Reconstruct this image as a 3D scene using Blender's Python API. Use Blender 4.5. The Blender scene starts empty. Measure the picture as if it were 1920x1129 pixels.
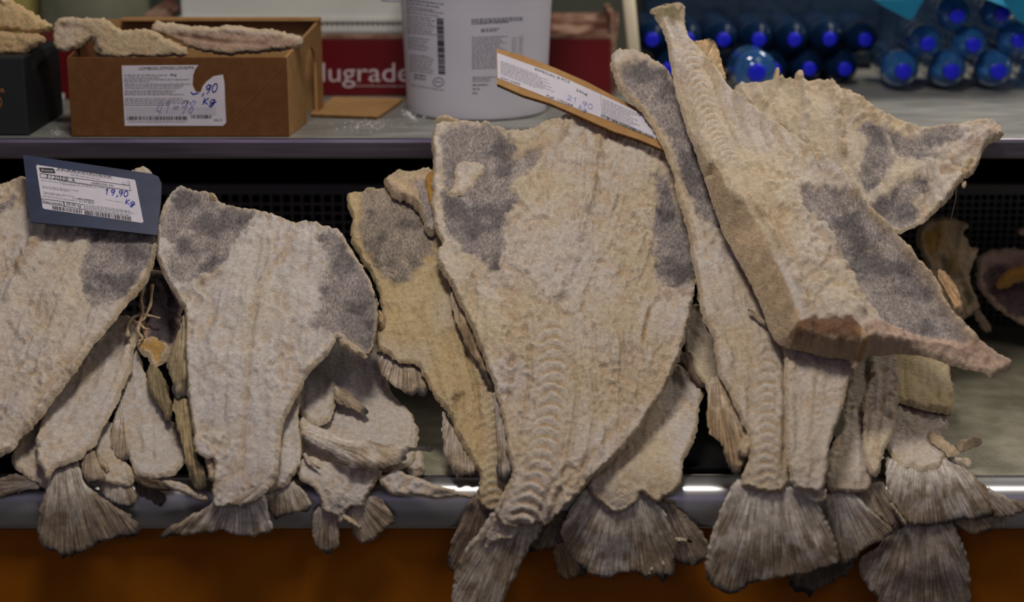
import bpy, math, random
import numpy as np
from mathutils import Vector
from mathutils.geometry import delaunay_2d_cdt

random.seed(7)
RNG = np.random.default_rng(7)
C = bpy.context.scene.collection
scene = bpy.context.scene

# ------------------------------------------------------------------ camera, world, lights, exposure
PITCH = math.radians(15.4)
CAM = np.array([0.0, -2.30, 0.907])
F = 3200.0
cam_data = bpy.data.cameras.new('camera')
cam_data.sensor_width = 36.0
cam_data.lens = 36.0 * F / 1920.0
cam_data.dof.use_dof = True
cam_data.dof.focus_distance = 2.62
cam_data.dof.aperture_fstop = 1.9
cam_data.clip_start = 0.05
camera = bpy.data.objects.new('camera', cam_data)
camera.location = CAM.tolist()
camera.rotation_euler = (math.pi / 2 - PITCH, 0, 0)
C.objects.link(camera)
scene.camera = camera

world = bpy.data.worlds.new('market_hall')
scene.world = world
world.use_nodes = True
wbg = world.node_tree.nodes['Background']
wbg.inputs['Color'].default_value = (0.95, 0.92, 1.0, 1)
wbg.inputs['Strength'].default_value = 0.10

def area(name, loc, target, size, energy, color, size_y=None):
    l = bpy.data.lights.new(name, 'AREA')
    l.energy = energy; l.color = color; l.size = size
    if size_y:
        l.shape = 'RECTANGLE'; l.size_y = size_y
    o = bpy.data.objects.new(name, l)
    o.location = loc
    d = Vector(target) - Vector(loc)
    o.rotation_euler = d.to_track_quat('-Z', 'Y').to_euler()
    C.objects.link(o)
    return o
area('ceiling_lamp', (-0.15, -0.68, 2.35), (0.0, 0.25, 0.25), 0.5, 30.5, (1.0, 0.945, 0.875), 0.4)
area('hall_lamp', (1.6, -1.6, 2.6), (0.2, 0.3, 0.25), 1.2, 8, (1.0, 0.93, 0.86), 0.8)
area('violet_tube_lamp', (-0.9, -2.9, 1.5), (-0.2, 0.4, 0.4), 1.2, 3.2, (0.60, 0.42, 1.0), 0.06)
area('shelf_fill_light', (1.15, 1.15, 1.5), (0.75, 0.95, 0.4), 0.7, 12, (1.0, 0.93, 0.84), 0.25)  # added fill without a visible fixture, lifts right shelf top and bottles

scene.view_settings.view_transform = 'Standard'
scene.view_settings.look = 'None'
scene.view_settings.gamma = 1.0
scene.view_settings.use_curve_mapping = False
scene.view_settings.exposure = 0.0

# ------------------------------------------------------------------ geometry of the view
FWD = np.array([0, math.cos(PITCH), -math.sin(PITCH)])
UPV = np.array([0, math.sin(PITCH), math.cos(PITCH)])
def rays(u, v):
    u = np.asarray(u, float); v = np.asarray(v, float)
    x = (u - 960.0) / F; y = -(v - 564.5) / F
    return np.stack([x, FWD[1] + y * UPV[1], FWD[2] + y * UPV[2]], -1)
def at_y(u, v, Y):
    d = rays(u, v); t = (np.asarray(Y) - CAM[1]) / d[..., 1]
    return CAM + d * t[..., None]
def at_plane(p0, n):
    p0 = np.asarray(p0, float); n = np.asarray(n, float)
    def f(u, v):
        d = rays(u, v); t = ((p0 - CAM) @ n) / (d @ n)
        return CAM + d * t[..., None]
    return f
def plane3(a, b, c):
    n = np.cross(b - a, c - a); n /= np.linalg.norm(n)
    if n @ (CAM - a) < 0: n = -n
    return a, n
def row_of(Y, Z):
    dy = Y - CAM[1]; dz = Z - CAM[2]
    zc = dy * FWD[1] + dz * FWD[2]; yc = dy * UPV[1] + dz * UPV[2]
    return 564.5 - F * yc / zc
def pt(u, v, Y):
    return at_y(np.array(u), np.array(v), np.array(Y))

class Drape:
    """the side profile (depth, height) a fish lies along"""
    def __init__(self, pts, k=0.0, tilt=0.0, u0=0.0):
        p = np.array(pts, float)
        for _ in range(3):
            q = [p[0]]
            for a, b in zip(p[:-1], p[1:]):
                q += [a * .75 + b * .25, a * .25 + b * .75]
            q.append(p[-1]); p = np.array(q)
        t = np.gradient(p, axis=0); t /= np.linalg.norm(t, axis=1)[:, None]
        n = np.stack([-t[:, 1], t[:, 0]], 1)
        p = p + n * k
        v = row_of(p[:, 0], p[:, 1]); o = np.argsort(v)
        self.v = v[o]; self.y = p[o, 0]; self.tilt = tilt; self.u0 = u0
    def __call__(self, u, v):
        return np.interp(v, self.v, self.y) + self.tilt * (u - self.u0) / 1000.0
def SLOPE(k, **a):
    return Drape([(-.03, -.6), (-.03, -.05), (-.021, .004), (.02, .047), (.48, .44), (.80, .713)], k, **a)
def LOW(k, s=.45, **a):
    return Drape([(-.027, -.6), (-.027, -.05), (-.019, .005), (.02, .028), (.5, .028 + .5 * s), (.9, .028 + 1.1 * s)], k, **a)
def UPRIGHT(y0, z0, y1, z1, k=0.0, **a):
    e = ((y1 - y0) * 1.5, (z1 - z0) * 1.5)
    return Drape([(y0 - e[0], z0 - e[1]), (y0, z0), (y1, z1), (y1 + e[0], z1 + e[1])], k, **a)

# ------------------------------------------------------------------ numpy helpers
def vnoise(x, y, seed=0):
    xi = np.floor(x).astype(np.int64); yi = np.floor(y).astype(np.int64)
    fx = x - xi; fy = y - yi
    fx = fx * fx * (3 - 2 * fx); fy = fy * fy * (3 - 2 * fy)
    def h(a, b):
        n = (a * 374761393 + b * 668265263 + seed * 974711) & 0x7fffffff
        n = ((n ^ (n >> 13)) * 1274126177) & 0x7fffffff
        return ((n ^ (n >> 16)) & 0xffff) / 32767.5 - 1.0
    return (h(xi, yi) * (1 - fx) + h(xi + 1, yi) * fx) * (1 - fy) + (h(xi, yi + 1) * (1 - fx) + h(xi + 1, yi + 1) * fx) * fy
def fbm(x, y, seed=0, oct=3):
    s = 0; a = 1.0; tot = 0
    for i in range(oct):
        c, sn = math.cos(i * 1.1), math.sin(i * 1.1)
        s = s + a * vnoise((x * c - y * sn) * 2 ** i + 17.3 * i, (x * sn + y * c) * 2 ** i + 5.1 * i, seed + i); tot += a; a *= .55
    return s / tot
def inside(px, py, poly):
    r = np.zeros(px.shape, bool)
    for (x0, y0), (x1, y1) in zip(poly, np.roll(poly, -1, 0)):
        if y0 == y1: continue
        c = (y0 > py) != (y1 > py)
        r ^= c & (px < (x1 - x0) * (py - y0) / (y1 - y0) + x0)
    return r
def seg_dist(px, py, line, closed=True, full=False):
    line = np.asarray(line, float)
    best = np.full(px.shape, 1e9); arc = np.zeros(px.shape); side = np.zeros(px.shape); acc = 0.0
    nx = np.roll(line, -1, 0) if closed else line[1:]
    for (x0, y0), (x1, y1) in zip(line if closed else line[:-1], nx):
        dx, dy = x1 - x0, y1 - y0; L2 = dx * dx + dy * dy + 1e-9; L = math.sqrt(L2)
        t = np.clip(((px - x0) * dx + (py - y0) * dy) / L2, 0, 1)
        ex, ey = px - x0 - t * dx, py - y0 - t * dy
        d = np.hypot(ex, ey); m = d < best
        best = np.where(m, d, best)
        if full:
            arc = np.where(m, acc + t * L, arc)
            side = np.where(m, np.sign(dx * ey - dy * ex), side)
        acc += L
    return (best, arc, side) if full else best
def signed(px, py, poly):
    d = seg_dist(px, py, poly)
    return np.where(inside(px, py, poly), d, -d)
def sstep(a, b, x):
    t = np.clip((x - a) / (b - a), 0, 1); return t * t * (3 - 2 * t)
def resample(poly, sp, closed=True):
    p = np.asarray(poly, float)
    q = np.vstack([p, p[:1]]) if closed else p
    s = np.concatenate([[0], np.cumsum(np.hypot(*np.diff(q, axis=0).T))])
    n = max(6, int(round(s[-1] / sp))); t = np.linspace(0, s[-1], n, endpoint=not closed)
    return np.stack([np.interp(t, s, q[:, 0]), np.interp(t, s, q[:, 1])], 1)
def chaikin(p):
    p = np.asarray(p, float); n = np.roll(p, -1, 0)
    return np.stack([p * .75 + n * .25, p * .25 + n * .75], 1).reshape(-1, 2)
def mix(a, b, t):
    t = np.asarray(t)[..., None]; return np.asarray(a) * (1 - t) + np.asarray(b) * t

# ------------------------------------------------------------------ materials
def principled(name, color, rough=.6, metal=0, noise=None, spec=.3, bump=None, trans=0, aniso=None, alpha=1, ior=1.45):
    m = bpy.data.materials.new(name); m.use_nodes = True
    nt = m.node_tree; b = nt.nodes['Principled BSDF']
    b.inputs['Base Color'].default_value = (*color, 1); b.inputs['Roughness'].default_value = rough
    b.inputs['Metallic'].default_value = metal; b.inputs['Specular IOR Level'].default_value = spec
    b.inputs['Transmission Weight'].default_value = trans; b.inputs['Alpha'].default_value = alpha; b.inputs['IOR'].default_value = ior
    tc = nt.nodes.new('ShaderNodeTexCoord')
    src = tc.outputs['Object']
    if aniso:
        mp = nt.nodes.new('ShaderNodeMapping'); mp.inputs['Scale'].default_value = aniso
        nt.links.new(src, mp.inputs['Vector']); src = mp.outputs['Vector']
    if noise:
        sc_, c2 = noise[:2]; lo, hi = noise[2:4] if len(noise) > 2 else (.4, .65)
        n = nt.nodes.new('ShaderNodeTexNoise'); n.inputs['Scale'].default_value = sc_; n.inputs['Detail'].default_value = 6
        nt.links.new(src, n.inputs['Vector'])
        r = nt.nodes.new('ShaderNodeValToRGB'); r.color_ramp.elements[0].position = lo; r.color_ramp.elements[1].position = hi
        r.color_ramp.elements[0].color = (*color, 1); r.color_ramp.elements[1].color = (*c2, 1)
        nt.links.new(n.outputs['Fac'], r.inputs['Fac']); nt.links.new(r.outputs['Color'], b.inputs['Base Color'])
    if bump:
        n = nt.nodes.new('ShaderNodeTexNoise'); n.inputs['Scale'].default_value = bump[0]; n.inputs['Detail'].default_value = 5
        nt.links.new(src, n.inputs['Vector'])
        bp = nt.nodes.new('ShaderNodeBump'); bp.inputs['Distance'].default_value = bump[1]; bp.inputs['Strength'].default_value = 1
        nt.links.new(n.outputs['Fac'], bp.inputs['Height']); nt.links.new(bp.outputs['Normal'], b.inputs['Normal'])
    return m

def fish_material():
    m = bpy.data.materials.new('dried_salt_cod'); m.use_nodes = True
    nt = m.node_tree; N = nt.nodes; L = nt.links; b = N['Principled BSDF']
    b.inputs['Roughness'].default_value = .82; b.inputs['Specular IOR Level'].default_value = .25
    col = N.new('ShaderNodeAttribute'); col.attribute_name = 'Col'
    fx = N.new('ShaderNodeAttribute'); fx.attribute_name = 'Fx'
    sep = N.new('ShaderNodeSeparateColor'); L.new(fx.outputs['Color'], sep.inputs['Color'])
    uv = N.new('ShaderNodeUVMap'); uv.uv_map = 'UVMap'
    tc = N.new('ShaderNodeTexCoord')
    def noise(src, scale, detail=4, mapping=None, rough=.6):
        if mapping:
            mp = N.new('ShaderNodeMapping'); mp.inputs['Scale'].default_value = mapping; L.new(src, mp.inputs['Vector']); src = mp.outputs['Vector']
        n = N.new('ShaderNodeTexNoise'); n.inputs['Scale'].default_value = scale; n.inputs['Detail'].default_value = detail
        n.inputs['Roughness'].default_value = rough; L.new(src, n.inputs['Vector']); return n.outputs['Fac']
    def mr(src, a, b_, c, d):
        r = N.new('ShaderNodeMapRange'); L.new(src, r.inputs['Value'])
        for k, x in zip(('From Min', 'From Max', 'To Min', 'To Max'), (a, b_, c, d)): r.inputs[k].default_value = x
        return r.outputs['Result']
    def math_(op, a, c):
        r = N.new('ShaderNodeMath'); r.operation = op
        for i, x in enumerate((a, c)):
            if isinstance(x, (int, float)): r.inputs[i].default_value = x
            else: L.new(x, r.inputs[i])
        return r.outputs[0]
    def lerp(f, a, c):
        r = N.new('ShaderNodeMix'); r.data_type = 'FLOAT'; L.new(f, r.inputs[0])
        for i, x in ((2, a), (3, c)):
            if isinstance(x, (int, float)): r.inputs[i].default_value = x
            else: L.new(x, r.inputs[i])
        return r.outputs[0]
    ob = tc.outputs['Object']
    rays_ = noise(uv.outputs['UV'], 1.0, 3, (400, 18, 1))
    hair = noise(uv.outputs['UV'], 1.0, 6, (420, 170, 1), .75); fuzz = noise(ob, 230, 8, None, .8)
    big = noise(ob, 45, 5); fine = noise(ob, 420, 4, None, .7); mid = noise(ob, 150, 4)
    f_flesh = math_('MULTIPLY', mr(mid, .3, .7, .82, 1.14), mr(fine, .3, .7, .80, 1.18))
    f_lin = math_('MULTIPLY', mr(hair, .36, .66, .50, 1.70), mr(fuzz, .34, .68, .60, 1.38))
    f_fin = math_('MULTIPLY', mr(rays_, .34, .68, .52, 1.50), mr(mid, .3, .7, .75, 1.25))
    f = lerp(sep.outputs['Green'], f_flesh, f_lin); f = lerp(sep.outputs['Red'], f, f_fin)
    vm = N.new('ShaderNodeVectorMath'); vm.operation = 'SCALE'; L.new(col.outputs['Color'], vm.inputs[0]); L.new(f, vm.inputs['Scale'])
    L.new(vm.outputs[0], b.inputs['Base Color'])
    h_flesh = math_('ADD', math_('MULTIPLY', mid, 1.0), math_('MULTIPLY', fine, .45))
    h = lerp(sep.outputs['Red'], h_flesh, math_('ADD', math_('MULTIPLY', rays_, .9), math_('MULTIPLY', fine, .2)))
    bp = N.new('ShaderNodeBump'); bp.inputs['Distance'].default_value = .0030; bp.inputs['Strength'].default_value = 1.0
    L.new(h, bp.inputs['Height']); L.new(bp.outputs['Normal'], b.inputs['Normal'])
    return m
M_FISH = fish_material()

# ------------------------------------------------------------------ objects
def plain(name):
    return name
def thing(name, label, cat, loc, group=None):
    o = bpy.data.objects.new(name, None); o.empty_display_size = .03
    o.location = [float(x) for x in loc]; o['label'] = label; o['category'] = cat
    if group: o['group'] = group
    C.objects.link(o); return o
def mesh_obj(name, verts, faces, mat, parent=None, smooth=False, label=None):
    v = np.asarray(verts, float).reshape(-1, 3)
    off = np.array(parent_loc(parent)) if parent is not None else np.zeros(3)
    me = bpy.data.meshes.new(name); me.from_pydata((v - off).tolist(), [], [tuple(int(i) for i in f) for f in faces])
    if smooth: me.polygons.foreach_set('use_smooth', [True] * len(me.polygons))
    me.materials.append(mat)
    o = bpy.data.objects.new(name, me); C.objects.link(o)
    if parent is not None: o.parent = parent
    if label: o['label'] = label
    return o
def parent_loc(p):
    l = Vector((0, 0, 0))
    while p is not None:
        l += p.location; p = p.parent
    return l
def tag(o, label, cat, group=None):
    o['label'] = label; o['category'] = cat
    if group: o['group'] = group
    return o
def structure(o):
    o['kind'] = 'structure'; return o
def box_vf(x0, x1, y0, y1, z0, z1):
    v = [(x, y, z) for x in (x0, x1) for y in (y0, y1) for z in (z0, z1)]
    f = [(0, 1, 3, 2), (4, 6, 7, 5), (0, 4, 5, 1), (2, 3, 7, 6), (0, 2, 6, 4), (1, 5, 7, 3)]
    return v, f
def joined(lists):
    V = []; Fc = []
    for v, f in lists:
        o = len(V); V += [tuple(x) for x in v]; Fc += [tuple(i + o for i in q) for q in f]
    return V, Fc
def bevel(o, w=.003, seg=2):
    m = o.modifiers.new('bevel', 'BEVEL'); m.width = w; m.segments = seg; m.limit_method = 'ANGLE'; return o
def extrude_vf(pts, n, t):
    """closed polygon (3D, planar) thickened by t against its normal n"""
    p = np.asarray(pts, float); q = p - np.asarray(n) * t; k = len(p)
    f = [tuple(range(k)), tuple(range(2 * k - 1, k - 1, -1))] + [(i, k + i, k + (i + 1) % k, (i + 1) % k) for i in range(k)]
    return np.vstack([p, q]), f
def lathe_vf(prof, n=40, axis='z', org=(0, 0, 0), caps=(True, True)):
    V = []; Fc = []
    for r, h in prof:
        for i in range(n):
            a = 2 * math.pi * i / n; c, s = r * math.cos(a), r * math.sin(a)
            V.append((org[0] + c, org[1] + s, org[2] + h) if axis == 'z' else (org[0] + c, org[1] + h, org[2] + s))
    for j in range(len(prof) - 1):
        for i in range(n):
            a, b = j * n + i, j * n + (i + 1) % n
            Fc.append((a, b, b + n, a + n))
    if caps[0]: Fc.append(tuple(range(n - 1, -1, -1)))
    if caps[1]: Fc.append(tuple(range((len(prof) - 1) * n, len(prof) * n)))
    return V, Fc
def tube_vf(path, rad, n=6):
    P = np.asarray(path, float); V = []; Fc = []
    rad = np.broadcast_to(rad, (len(P),))
    for i, p in enumerate(P):
        t = P[min(i + 1, len(P) - 1)] - P[max(i - 1, 0)]; t /= np.linalg.norm(t) + 1e-9
        a = np.cross(t, (0.3, 1, .2)); a /= np.linalg.norm(a) + 1e-9; b = np.cross(t, a)
        for k in range(n):
            w = 2 * math.pi * k / n
            V.append(p + rad[i] * (a * math.cos(w) + b * math.sin(w)))
    for i in range(len(P) - 1):
        for k in range(n):
            Fc.append((i * n + k, i * n + (k + 1) % n, (i + 1) * n + (k + 1) % n, (i + 1) * n + k))
    Fc += [tuple(range(n - 1, -1, -1)), tuple(range((len(P) - 1) * n, len(P) * n))]
    return V, Fc

# ------------------------------------------------------------------ the dried fish surface
CREAM = np.array((.585, .495, .405)); PINK = np.array((.575, .51, .475)); YELLOW = np.array((.545, .425, .25))
TAN = np.array((.53, .39, .245)); GREY = np.array((.265, .222, .205)); OCHRE = np.array((.42, .24, .07))
FIN_PALE = np.array((.52, .44, .36)); FIN_BROWN = np.array((.325, .245, .165)); FIN_DARK = np.array((.035, .033, .035))
KIND_COL = {'flesh': CREAM, 'pale': np.array((.56, .50, .45)), 'cut': np.array((.44, .32, .20)), 'brown': np.array((.17, .09, .05)),
            'pink': np.array((.46, .32, .24)), 'grey': GREY, 'ochre': OCHRE, 'dark': np.array((.05, .042, .042)), 'amber': np.array((.40, .20, .04)),
            'tan': TAN, 'purple': np.array((.13, .085, .085)), 'olive': np.array((.20, .16, .09))}
SEED = [10]
def sheet(root, name, outline, drape, T=.010, tb=.003, w=7.0, sp=4.0, jag=3.0, rough=1.0, kind='flesh', yellow=0.0,
          patches=(), spine=None, ridges=(), bumps=(), focus=None, flow=None, wall=None, Tmap=None, tint=None, rim=1.0, label=None, dark_tip=1.0, salt=1.0, smooth_outline=True, stuff_label=None):
    SEED[0] += 1; sd = SEED[0] * 31
    poly = np.asarray(outline, float)
    if smooth_outline: poly = chaikin(poly)
    b = resample(poly, sp)
    tg = np.roll(b, -1, 0) - np.roll(b, 1, 0); tg /= np.hypot(*tg.T)[:, None] + 1e-9
    nrm = np.stack([tg[:, 1], -tg[:, 0]], 1)
    j = vnoise(b[:, 0] / 5 + sd, b[:, 1] / 5, sd) * .7 + vnoise(b[:, 0] / 18 + sd, b[:, 1] / 18, sd + 1) * .9
    j = j + 1.1 * np.maximum(vnoise(b[:, 0] / 6 + sd, b[:, 1] / 6, sd + 5) - .45, 0) * 2
    b = b + nrm * (j * jag)[:, None]
    x0, y0 = b.min(0); x1, y1 = b.max(0)
    gx, gy = np.meshgrid(np.arange(x0, x1, sp), np.arange(y0, y1, sp * .866))
    gx = gx + (np.arange(gx.shape[0]) % 2)[:, None] * sp * .5
    gx = gx.ravel() + RNG.uniform(-.22, .22, gx.size) * sp; gy = gy.ravel() + RNG.uniform(-.22, .22, gy.size) * sp
    d = signed(gx, gy, b); keep = d > sp * .6
    g = np.stack([gx[keep], gy[keep]], 1)
    pts = np.vstack([b, g]); nb = len(b)
    res = delaunay_2d_cdt([Vector(p) for p in pts.tolist()], [(i, (i + 1) % nb) for i in range(nb)], [], 1, 1e-4)
    P2 = np.array([tuple(p) for p in res[0]]); tri = np.array([f for f in res[2] if len(f) == 3])
    u, v = P2[:, 0], P2[:, 1]
    d = seg_dist(u, v, b); onb = d < 1e-3
    Y = drape(u, v); P = at_y(u, v, Y)
    fn = np.cross(P[tri[:, 1]] - P[tri[:, 0]], P[tri[:, 2]] - P[tri[:, 0]])
    n = np.zeros_like(P)
    for k in range(3): np.add.at(n, tri[:, k], fn)
    n /= np.linalg.norm(n, axis=1)[:, None] + 1e-12
    flip = (n * (CAM - P)).sum(1) < 0
    if flip.mean() > .5: n = -n; tri = tri[:, ::-1]
    # along / across coordinates
    if focus is not None:
        ang = np.arctan2(u - focus[0], v - focus[1]); rad = np.hypot(u - focus[0], v - focus[1])
        UV = np.stack([ang * np.median(rad) / 1250., rad / 1250.], 1)
        rr = (rad - np.percentile(rad, 3)) / (np.percentile(rad, 99) - np.percentile(rad, 3) + 1e-6)
    else:
        line = spine[0] if spine else (flow if flow is not None else [(poly[:, 0].mean() + .01, poly[:, 1].min()), (poly[:, 0].mean(), poly[:, 1].max())])
        ln = np.asarray(line, float); a0 = ln[0] - ln[1]; a1 = ln[-1] - ln[-2]
        ln = np.vstack([ln[0] + a0 / np.hypot(*a0) * 600, ln, ln[-1] + a1 / np.hypot(*a1) * 600])
        e, s, side = seg_dist(u, v, ln, False, True); s = s - 600
        UV = np.stack([e * side / 1250., s / 1250.], 1); rr = np.zeros(len(u))
    # relief
    X1, X2 = UV[:, 0] * 1250, UV[:, 1] * 1250
    ep = np.sqrt(np.clip(1 - (1 - np.minimum(d / w, 1)) ** 2, 0, 1))
    fin = kind == 'fin'
    if fin:
        rel = .0012 * vnoise(X1 / 6.5 + sd, X2 / 90, sd) + .0025 * fbm(u / 45, v / 45, sd + 3, 2)
    else:
        w1 = fbm(u / 34, v / 34, sd + 61, 2); w2 = fbm(u / 34 + 40, v / 34 + 9, sd + 62, 2)
        r1 = fbm((X1 + 26 * w1) / 17 + sd, (X2 + 26 * w2) / 24, sd, 2); r2 = fbm(u / 7, v / 7, sd + 7, 2); r3 = fbm(u / 95, v / 95, sd + 9, 2)
        flake = sstep(-.12, .22, r1 + .25 * r2) - .5
        lump = .3 - np.abs(fbm((u + 18 * w1) / 15 + 3, (v + 18 * w2) / 15, sd + 21, 2))
        where = .55 + .75 * sstep(-.35, .35, fbm(u / 70 + 3, v / 70, sd + 63, 2))
        rel = rough * (.0022 * vnoise(X1 / 8.5 + .5 * w1, X2 / 95, sd + 71) + .0012 * vnoise(X1 / 4.5, X2 / 50, sd + 72) + where * (.0026 * flake + .0022 * lump + .0014 * r2) + .0045 * r3)
    hgt = np.zeros(len(u))
    lin = np.zeros(len(u)); own = np.full(len(u), -1)
    base = KIND_COL.get(kind, CREAM)
    if kind in ('flesh', 'pale') and wall is None: T = T * .5
    c1 = fbm(u / 60 + 9, v / 60, sd + 11, 3); c2 = fbm(u / 14, v / 14, sd + 12, 2)
    if fin:
        col = mix(FIN_PALE, FIN_BROWN, sstep(.05, .55, rr + c1 * .35 * salt + (1 - salt) * .5))
        mott = fbm(X1 / 13, X2 / 24, sd + 81, 3)
        saltm = sstep(-.05, .45, .6 * c1 + .8 * mott + .45 - .70 * rr) * .68 * min(salt, 1.0)
        col = col * (1 + .36 * sstep(-.5, .5, mott) - .18)[:, None]
        col = mix(col, np.array((.61, .55, .49)), saltm)
        tip = sstep(.80, .98, rr + .22 * c2 + .1 * c1) * sstep(22, 4, d + 5 * c2) * dark_tip * .9
        col = mix(col, FIN_DARK, tip)
    elif kind == 'flesh' or kind == 'pale':
        col = mix(base, PINK, sstep(-.3, .6, c1) * .75)
        col = mix(col, YELLOW, np.clip(sstep(0, .8, fbm(u / 120, v / 120, sd + 15, 2) + yellow * 1.2) * (.35 + yellow), 0, .9))
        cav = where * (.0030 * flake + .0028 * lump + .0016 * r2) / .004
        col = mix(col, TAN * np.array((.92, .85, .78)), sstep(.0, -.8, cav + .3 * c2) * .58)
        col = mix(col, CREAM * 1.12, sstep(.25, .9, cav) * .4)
    else:
        col = np.repeat(base[None], len(u), 0) * (1 + .30 * c1 + .22 * c2)[:, None]
    amt_lin = np.full(len(u), 1.0 if kind in ('grey', 'purple') else 0.0)
    pieces = []
    for pi, pa in enumerate(patches):
        pname, pp, pk = pa[:3]; soft = pa[3] if len(pa) > 3 else 9.0; ph = pa[4] if len(pa) > 4 else None
        sdist = signed(u, v, np.asarray(pp, float)) + soft * .35 + soft * (1.0 * c1 + .8 * c2 + .7 * fbm(u / 6, v / 6, sd + 33, 2))
        m = sstep(-soft * .6, soft * .8, sdist)
        pc = KIND_COL[pk]
        if pk == 'grey':
            pcv = mix(GREY, np.array((.40, .345, .31)), sstep(-.25, .65, fbm(X1 / 13 + 2 * c1, X2 / 30, sd + 41, 3)) * .75)
            pcv = mix(pcv, np.array((.085, .075, .076)), sstep(-.05, .45, fbm(u / 50, v / 36, sd + 43, 3)) * .75)
            pcv = mix(pcv, np.array((.50, .41, .31)), sstep(.3, .75, fbm(u / 34 + 7, v / 26, sd + 44, 3)) * .4)
        else:
            pcv = pc[None] * (1 + .28 * c1 + .3 * c2)[:, None]
        col = col * (1 - m)[:, None] + pcv * m[:, None]
        if pk in ('grey', 'purple'):
            amt_lin = np.maximum(amt_lin, m); rel = rel * (1 - m * .55) - m * .0025 + m * .0018 * fbm(X1 / 7, X2 / 50, sd + 47, 2)
        elif pk == 'cut':
            rel = rel * (1 - .75 * m); amt_lin *= (1 - m)
        if ph: hgt += ph * sstep(-6, 8, sdist)
        own = np.where(m > .5, pi, own); pieces.append((pname, pa[5] if len(pa) > 5 else None))
    if rim and not fin:
        rm = sstep(11, 2.5, d + 6 * c2) * rim * (1 - (own >= 0) * .15)
        col = mix(col, np.array((.565, .44, .29)), rm * .75); amt_lin *= (1 - rm * .8)
        rel = rel + rm * (.0045 * np.abs(vnoise(u / 8, v / 8, sd + 51)) + .001)
    bone = None
    if spine:
        line, sp_w, period, amp = spine[:4]; lo, hi = spine[4:6] if len(spine) > 4 else (0, 1e9)
        xx = e / sp_w; fade = sstep(lo - 20, lo + 20, s) * sstep(hi + 20, hi - 20, s)
        ph = (s - .5 * sp_w * xx * xx) / period + .16 * c2 + .2 * c1
        saw = ph - np.floor(ph)
        wv = np.where(saw < .3, saw / .3, 1 - (saw - .3) / .7)
        env = np.exp(-xx ** 4) * fade
        rel = rel * (1 - .75 * env); hgt += env * amp * (1.3 * wv + .35) * (1 + .4 * c1)
        col = mix(col, np.array((.62, .55, .49)), env * .5); col = mix(col, np.array((.42, .27, .13)), env * sstep(.6, .05, wv) * .8)
        # muscle lines beside the backbone
        for off in (1.45, 2.6, 4.2, 6.0):
            q = np.exp(-((e - off * sp_w * (1 + .12 * fbm(s / 60, e * 0 + off, sd, 2))) / 4.0) ** 2) * fade
            hgt -= q * .0040 * (1.1 - .12 * off)
            col = mix(col, TAN * .80, q * .45)
        bone = (e < sp_w * .95) & (fade > .5)
    for rd in ridges:
        line, rw, rh = rd[:3]
        q, ss, _ = seg_dist(u, v, line, False, True)
        q = np.exp(-(q / rw) ** 2) * (.75 + .5 * vnoise(ss / 14, ss * 0 + sd, sd))
        hgt += rh * q
        if len(rd) > 3: col = mix(col, KIND_COL[rd[3]], np.clip(q * .8, 0, 1)); amt_lin *= (1 - np.clip(q, 0, 1))
    for bu in bumps:
        hgt += bu[3] * np.exp(-((u - bu[0]) ** 2 + (v - bu[1]) ** 2) / bu[2] ** 2)
    if tint is not None: col = col * np.asarray(tint)[None]
    if Tmap is not None: T = Tmap(u, v)
    body = T * ep
    if wall is not None:      # a cut side that falls from the ridge line to the outline
        wpoly, ridge = wall
        wm = inside(u, v, np.asarray(wpoly, float)); dr = seg_dist(u, v, ridge, False)
        body = np.where(wm, T * np.clip(d / (d + dr + 1e-6), 0, 1) ** .8, body)
        rel = np.where(wm, rel * .3, rel)
    h = body + (rel + hgt) * sstep(0, w * .8, d)
    front = P + n * h[:, None]
    back = P - n * (tb * ep + 0 * h)[:, None]
    vn = np.zeros_like(P); fn = np.cross(front[tri[:, 1]] - front[tri[:, 0]], front[tri[:, 2]] - front[tri[:, 0]])
    for k in range(3): np.add.at(vn, tri[:, k], fn)
    vn /= np.linalg.norm(vn, axis=1)[:, None] + 1e-12
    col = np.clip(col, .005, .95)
    FX = np.stack([np.full(len(u), 1.0 if fin else 0.0), np.zeros(len(u)) if fin else amt_lin, np.zeros(len(u)), np.ones(len(u))], 1)
    nv = len(u); inter = np.where(onb, np.arange(nv), np.arange(nv) + nv)
    allv = np.vstack([front, back]); alln = np.vstack([vn, -n]); allc = np.vstack([col, col * .8]); allx = np.vstack([FX, FX]); alluv = np.vstack([UV, UV])
    fown = np.full(len(tri), -1)
    if patches:
        o3 = own[tri]; fown = np.where(o3[:, 0] == o3[:, 1], o3[:, 0], np.where(o3[:, 1] == o3[:, 2], o3[:, 1], o3[:, 2]))
    if bone is not None:
        fown = np.where(bone[tri].all(1) & (fown < 0), 99, fown)
    off = np.array(parent_loc(root))
    def build(nm, faces, lab=None):
        if len(faces) < 6: return None
        ids, inv = np.unique(faces.ravel(), return_inverse=True); f = inv.reshape(-1, 3)
        me = bpy.data.meshes.new(nm)
        me.from_pydata((allv[ids] - off).tolist(), [], f.tolist())
        me.polygons.foreach_set('use_smooth', np.ones(len(f), bool))
        for an, arr in (('Col', np.hstack([allc[ids], np.ones((len(ids), 1))])), ('Fx', allx[ids])):
            a = me.attributes.new(an, 'FLOAT_COLOR', 'POINT'); a.data.foreach_set('color', arr.astype(np.float32).ravel())
        uvl = me.uv_layers.new(name='UVMap'); uvl.data.foreach_set('uv', alluv[ids][f.ravel()].astype(np.float32).ravel())
        me.materials.append(M_FISH)
        me.normals_split_custom_set_from_vertices(alln[ids].tolist())
        o = bpy.data.objects.new(nm, me); C.objects.link(o); o.parent = root
        if lab: o['label'] = lab
        return o
    bk = inter[tri][:, ::-1]
    main = build(name, np.vstack([tri[fown == -1], bk]), label)
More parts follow.
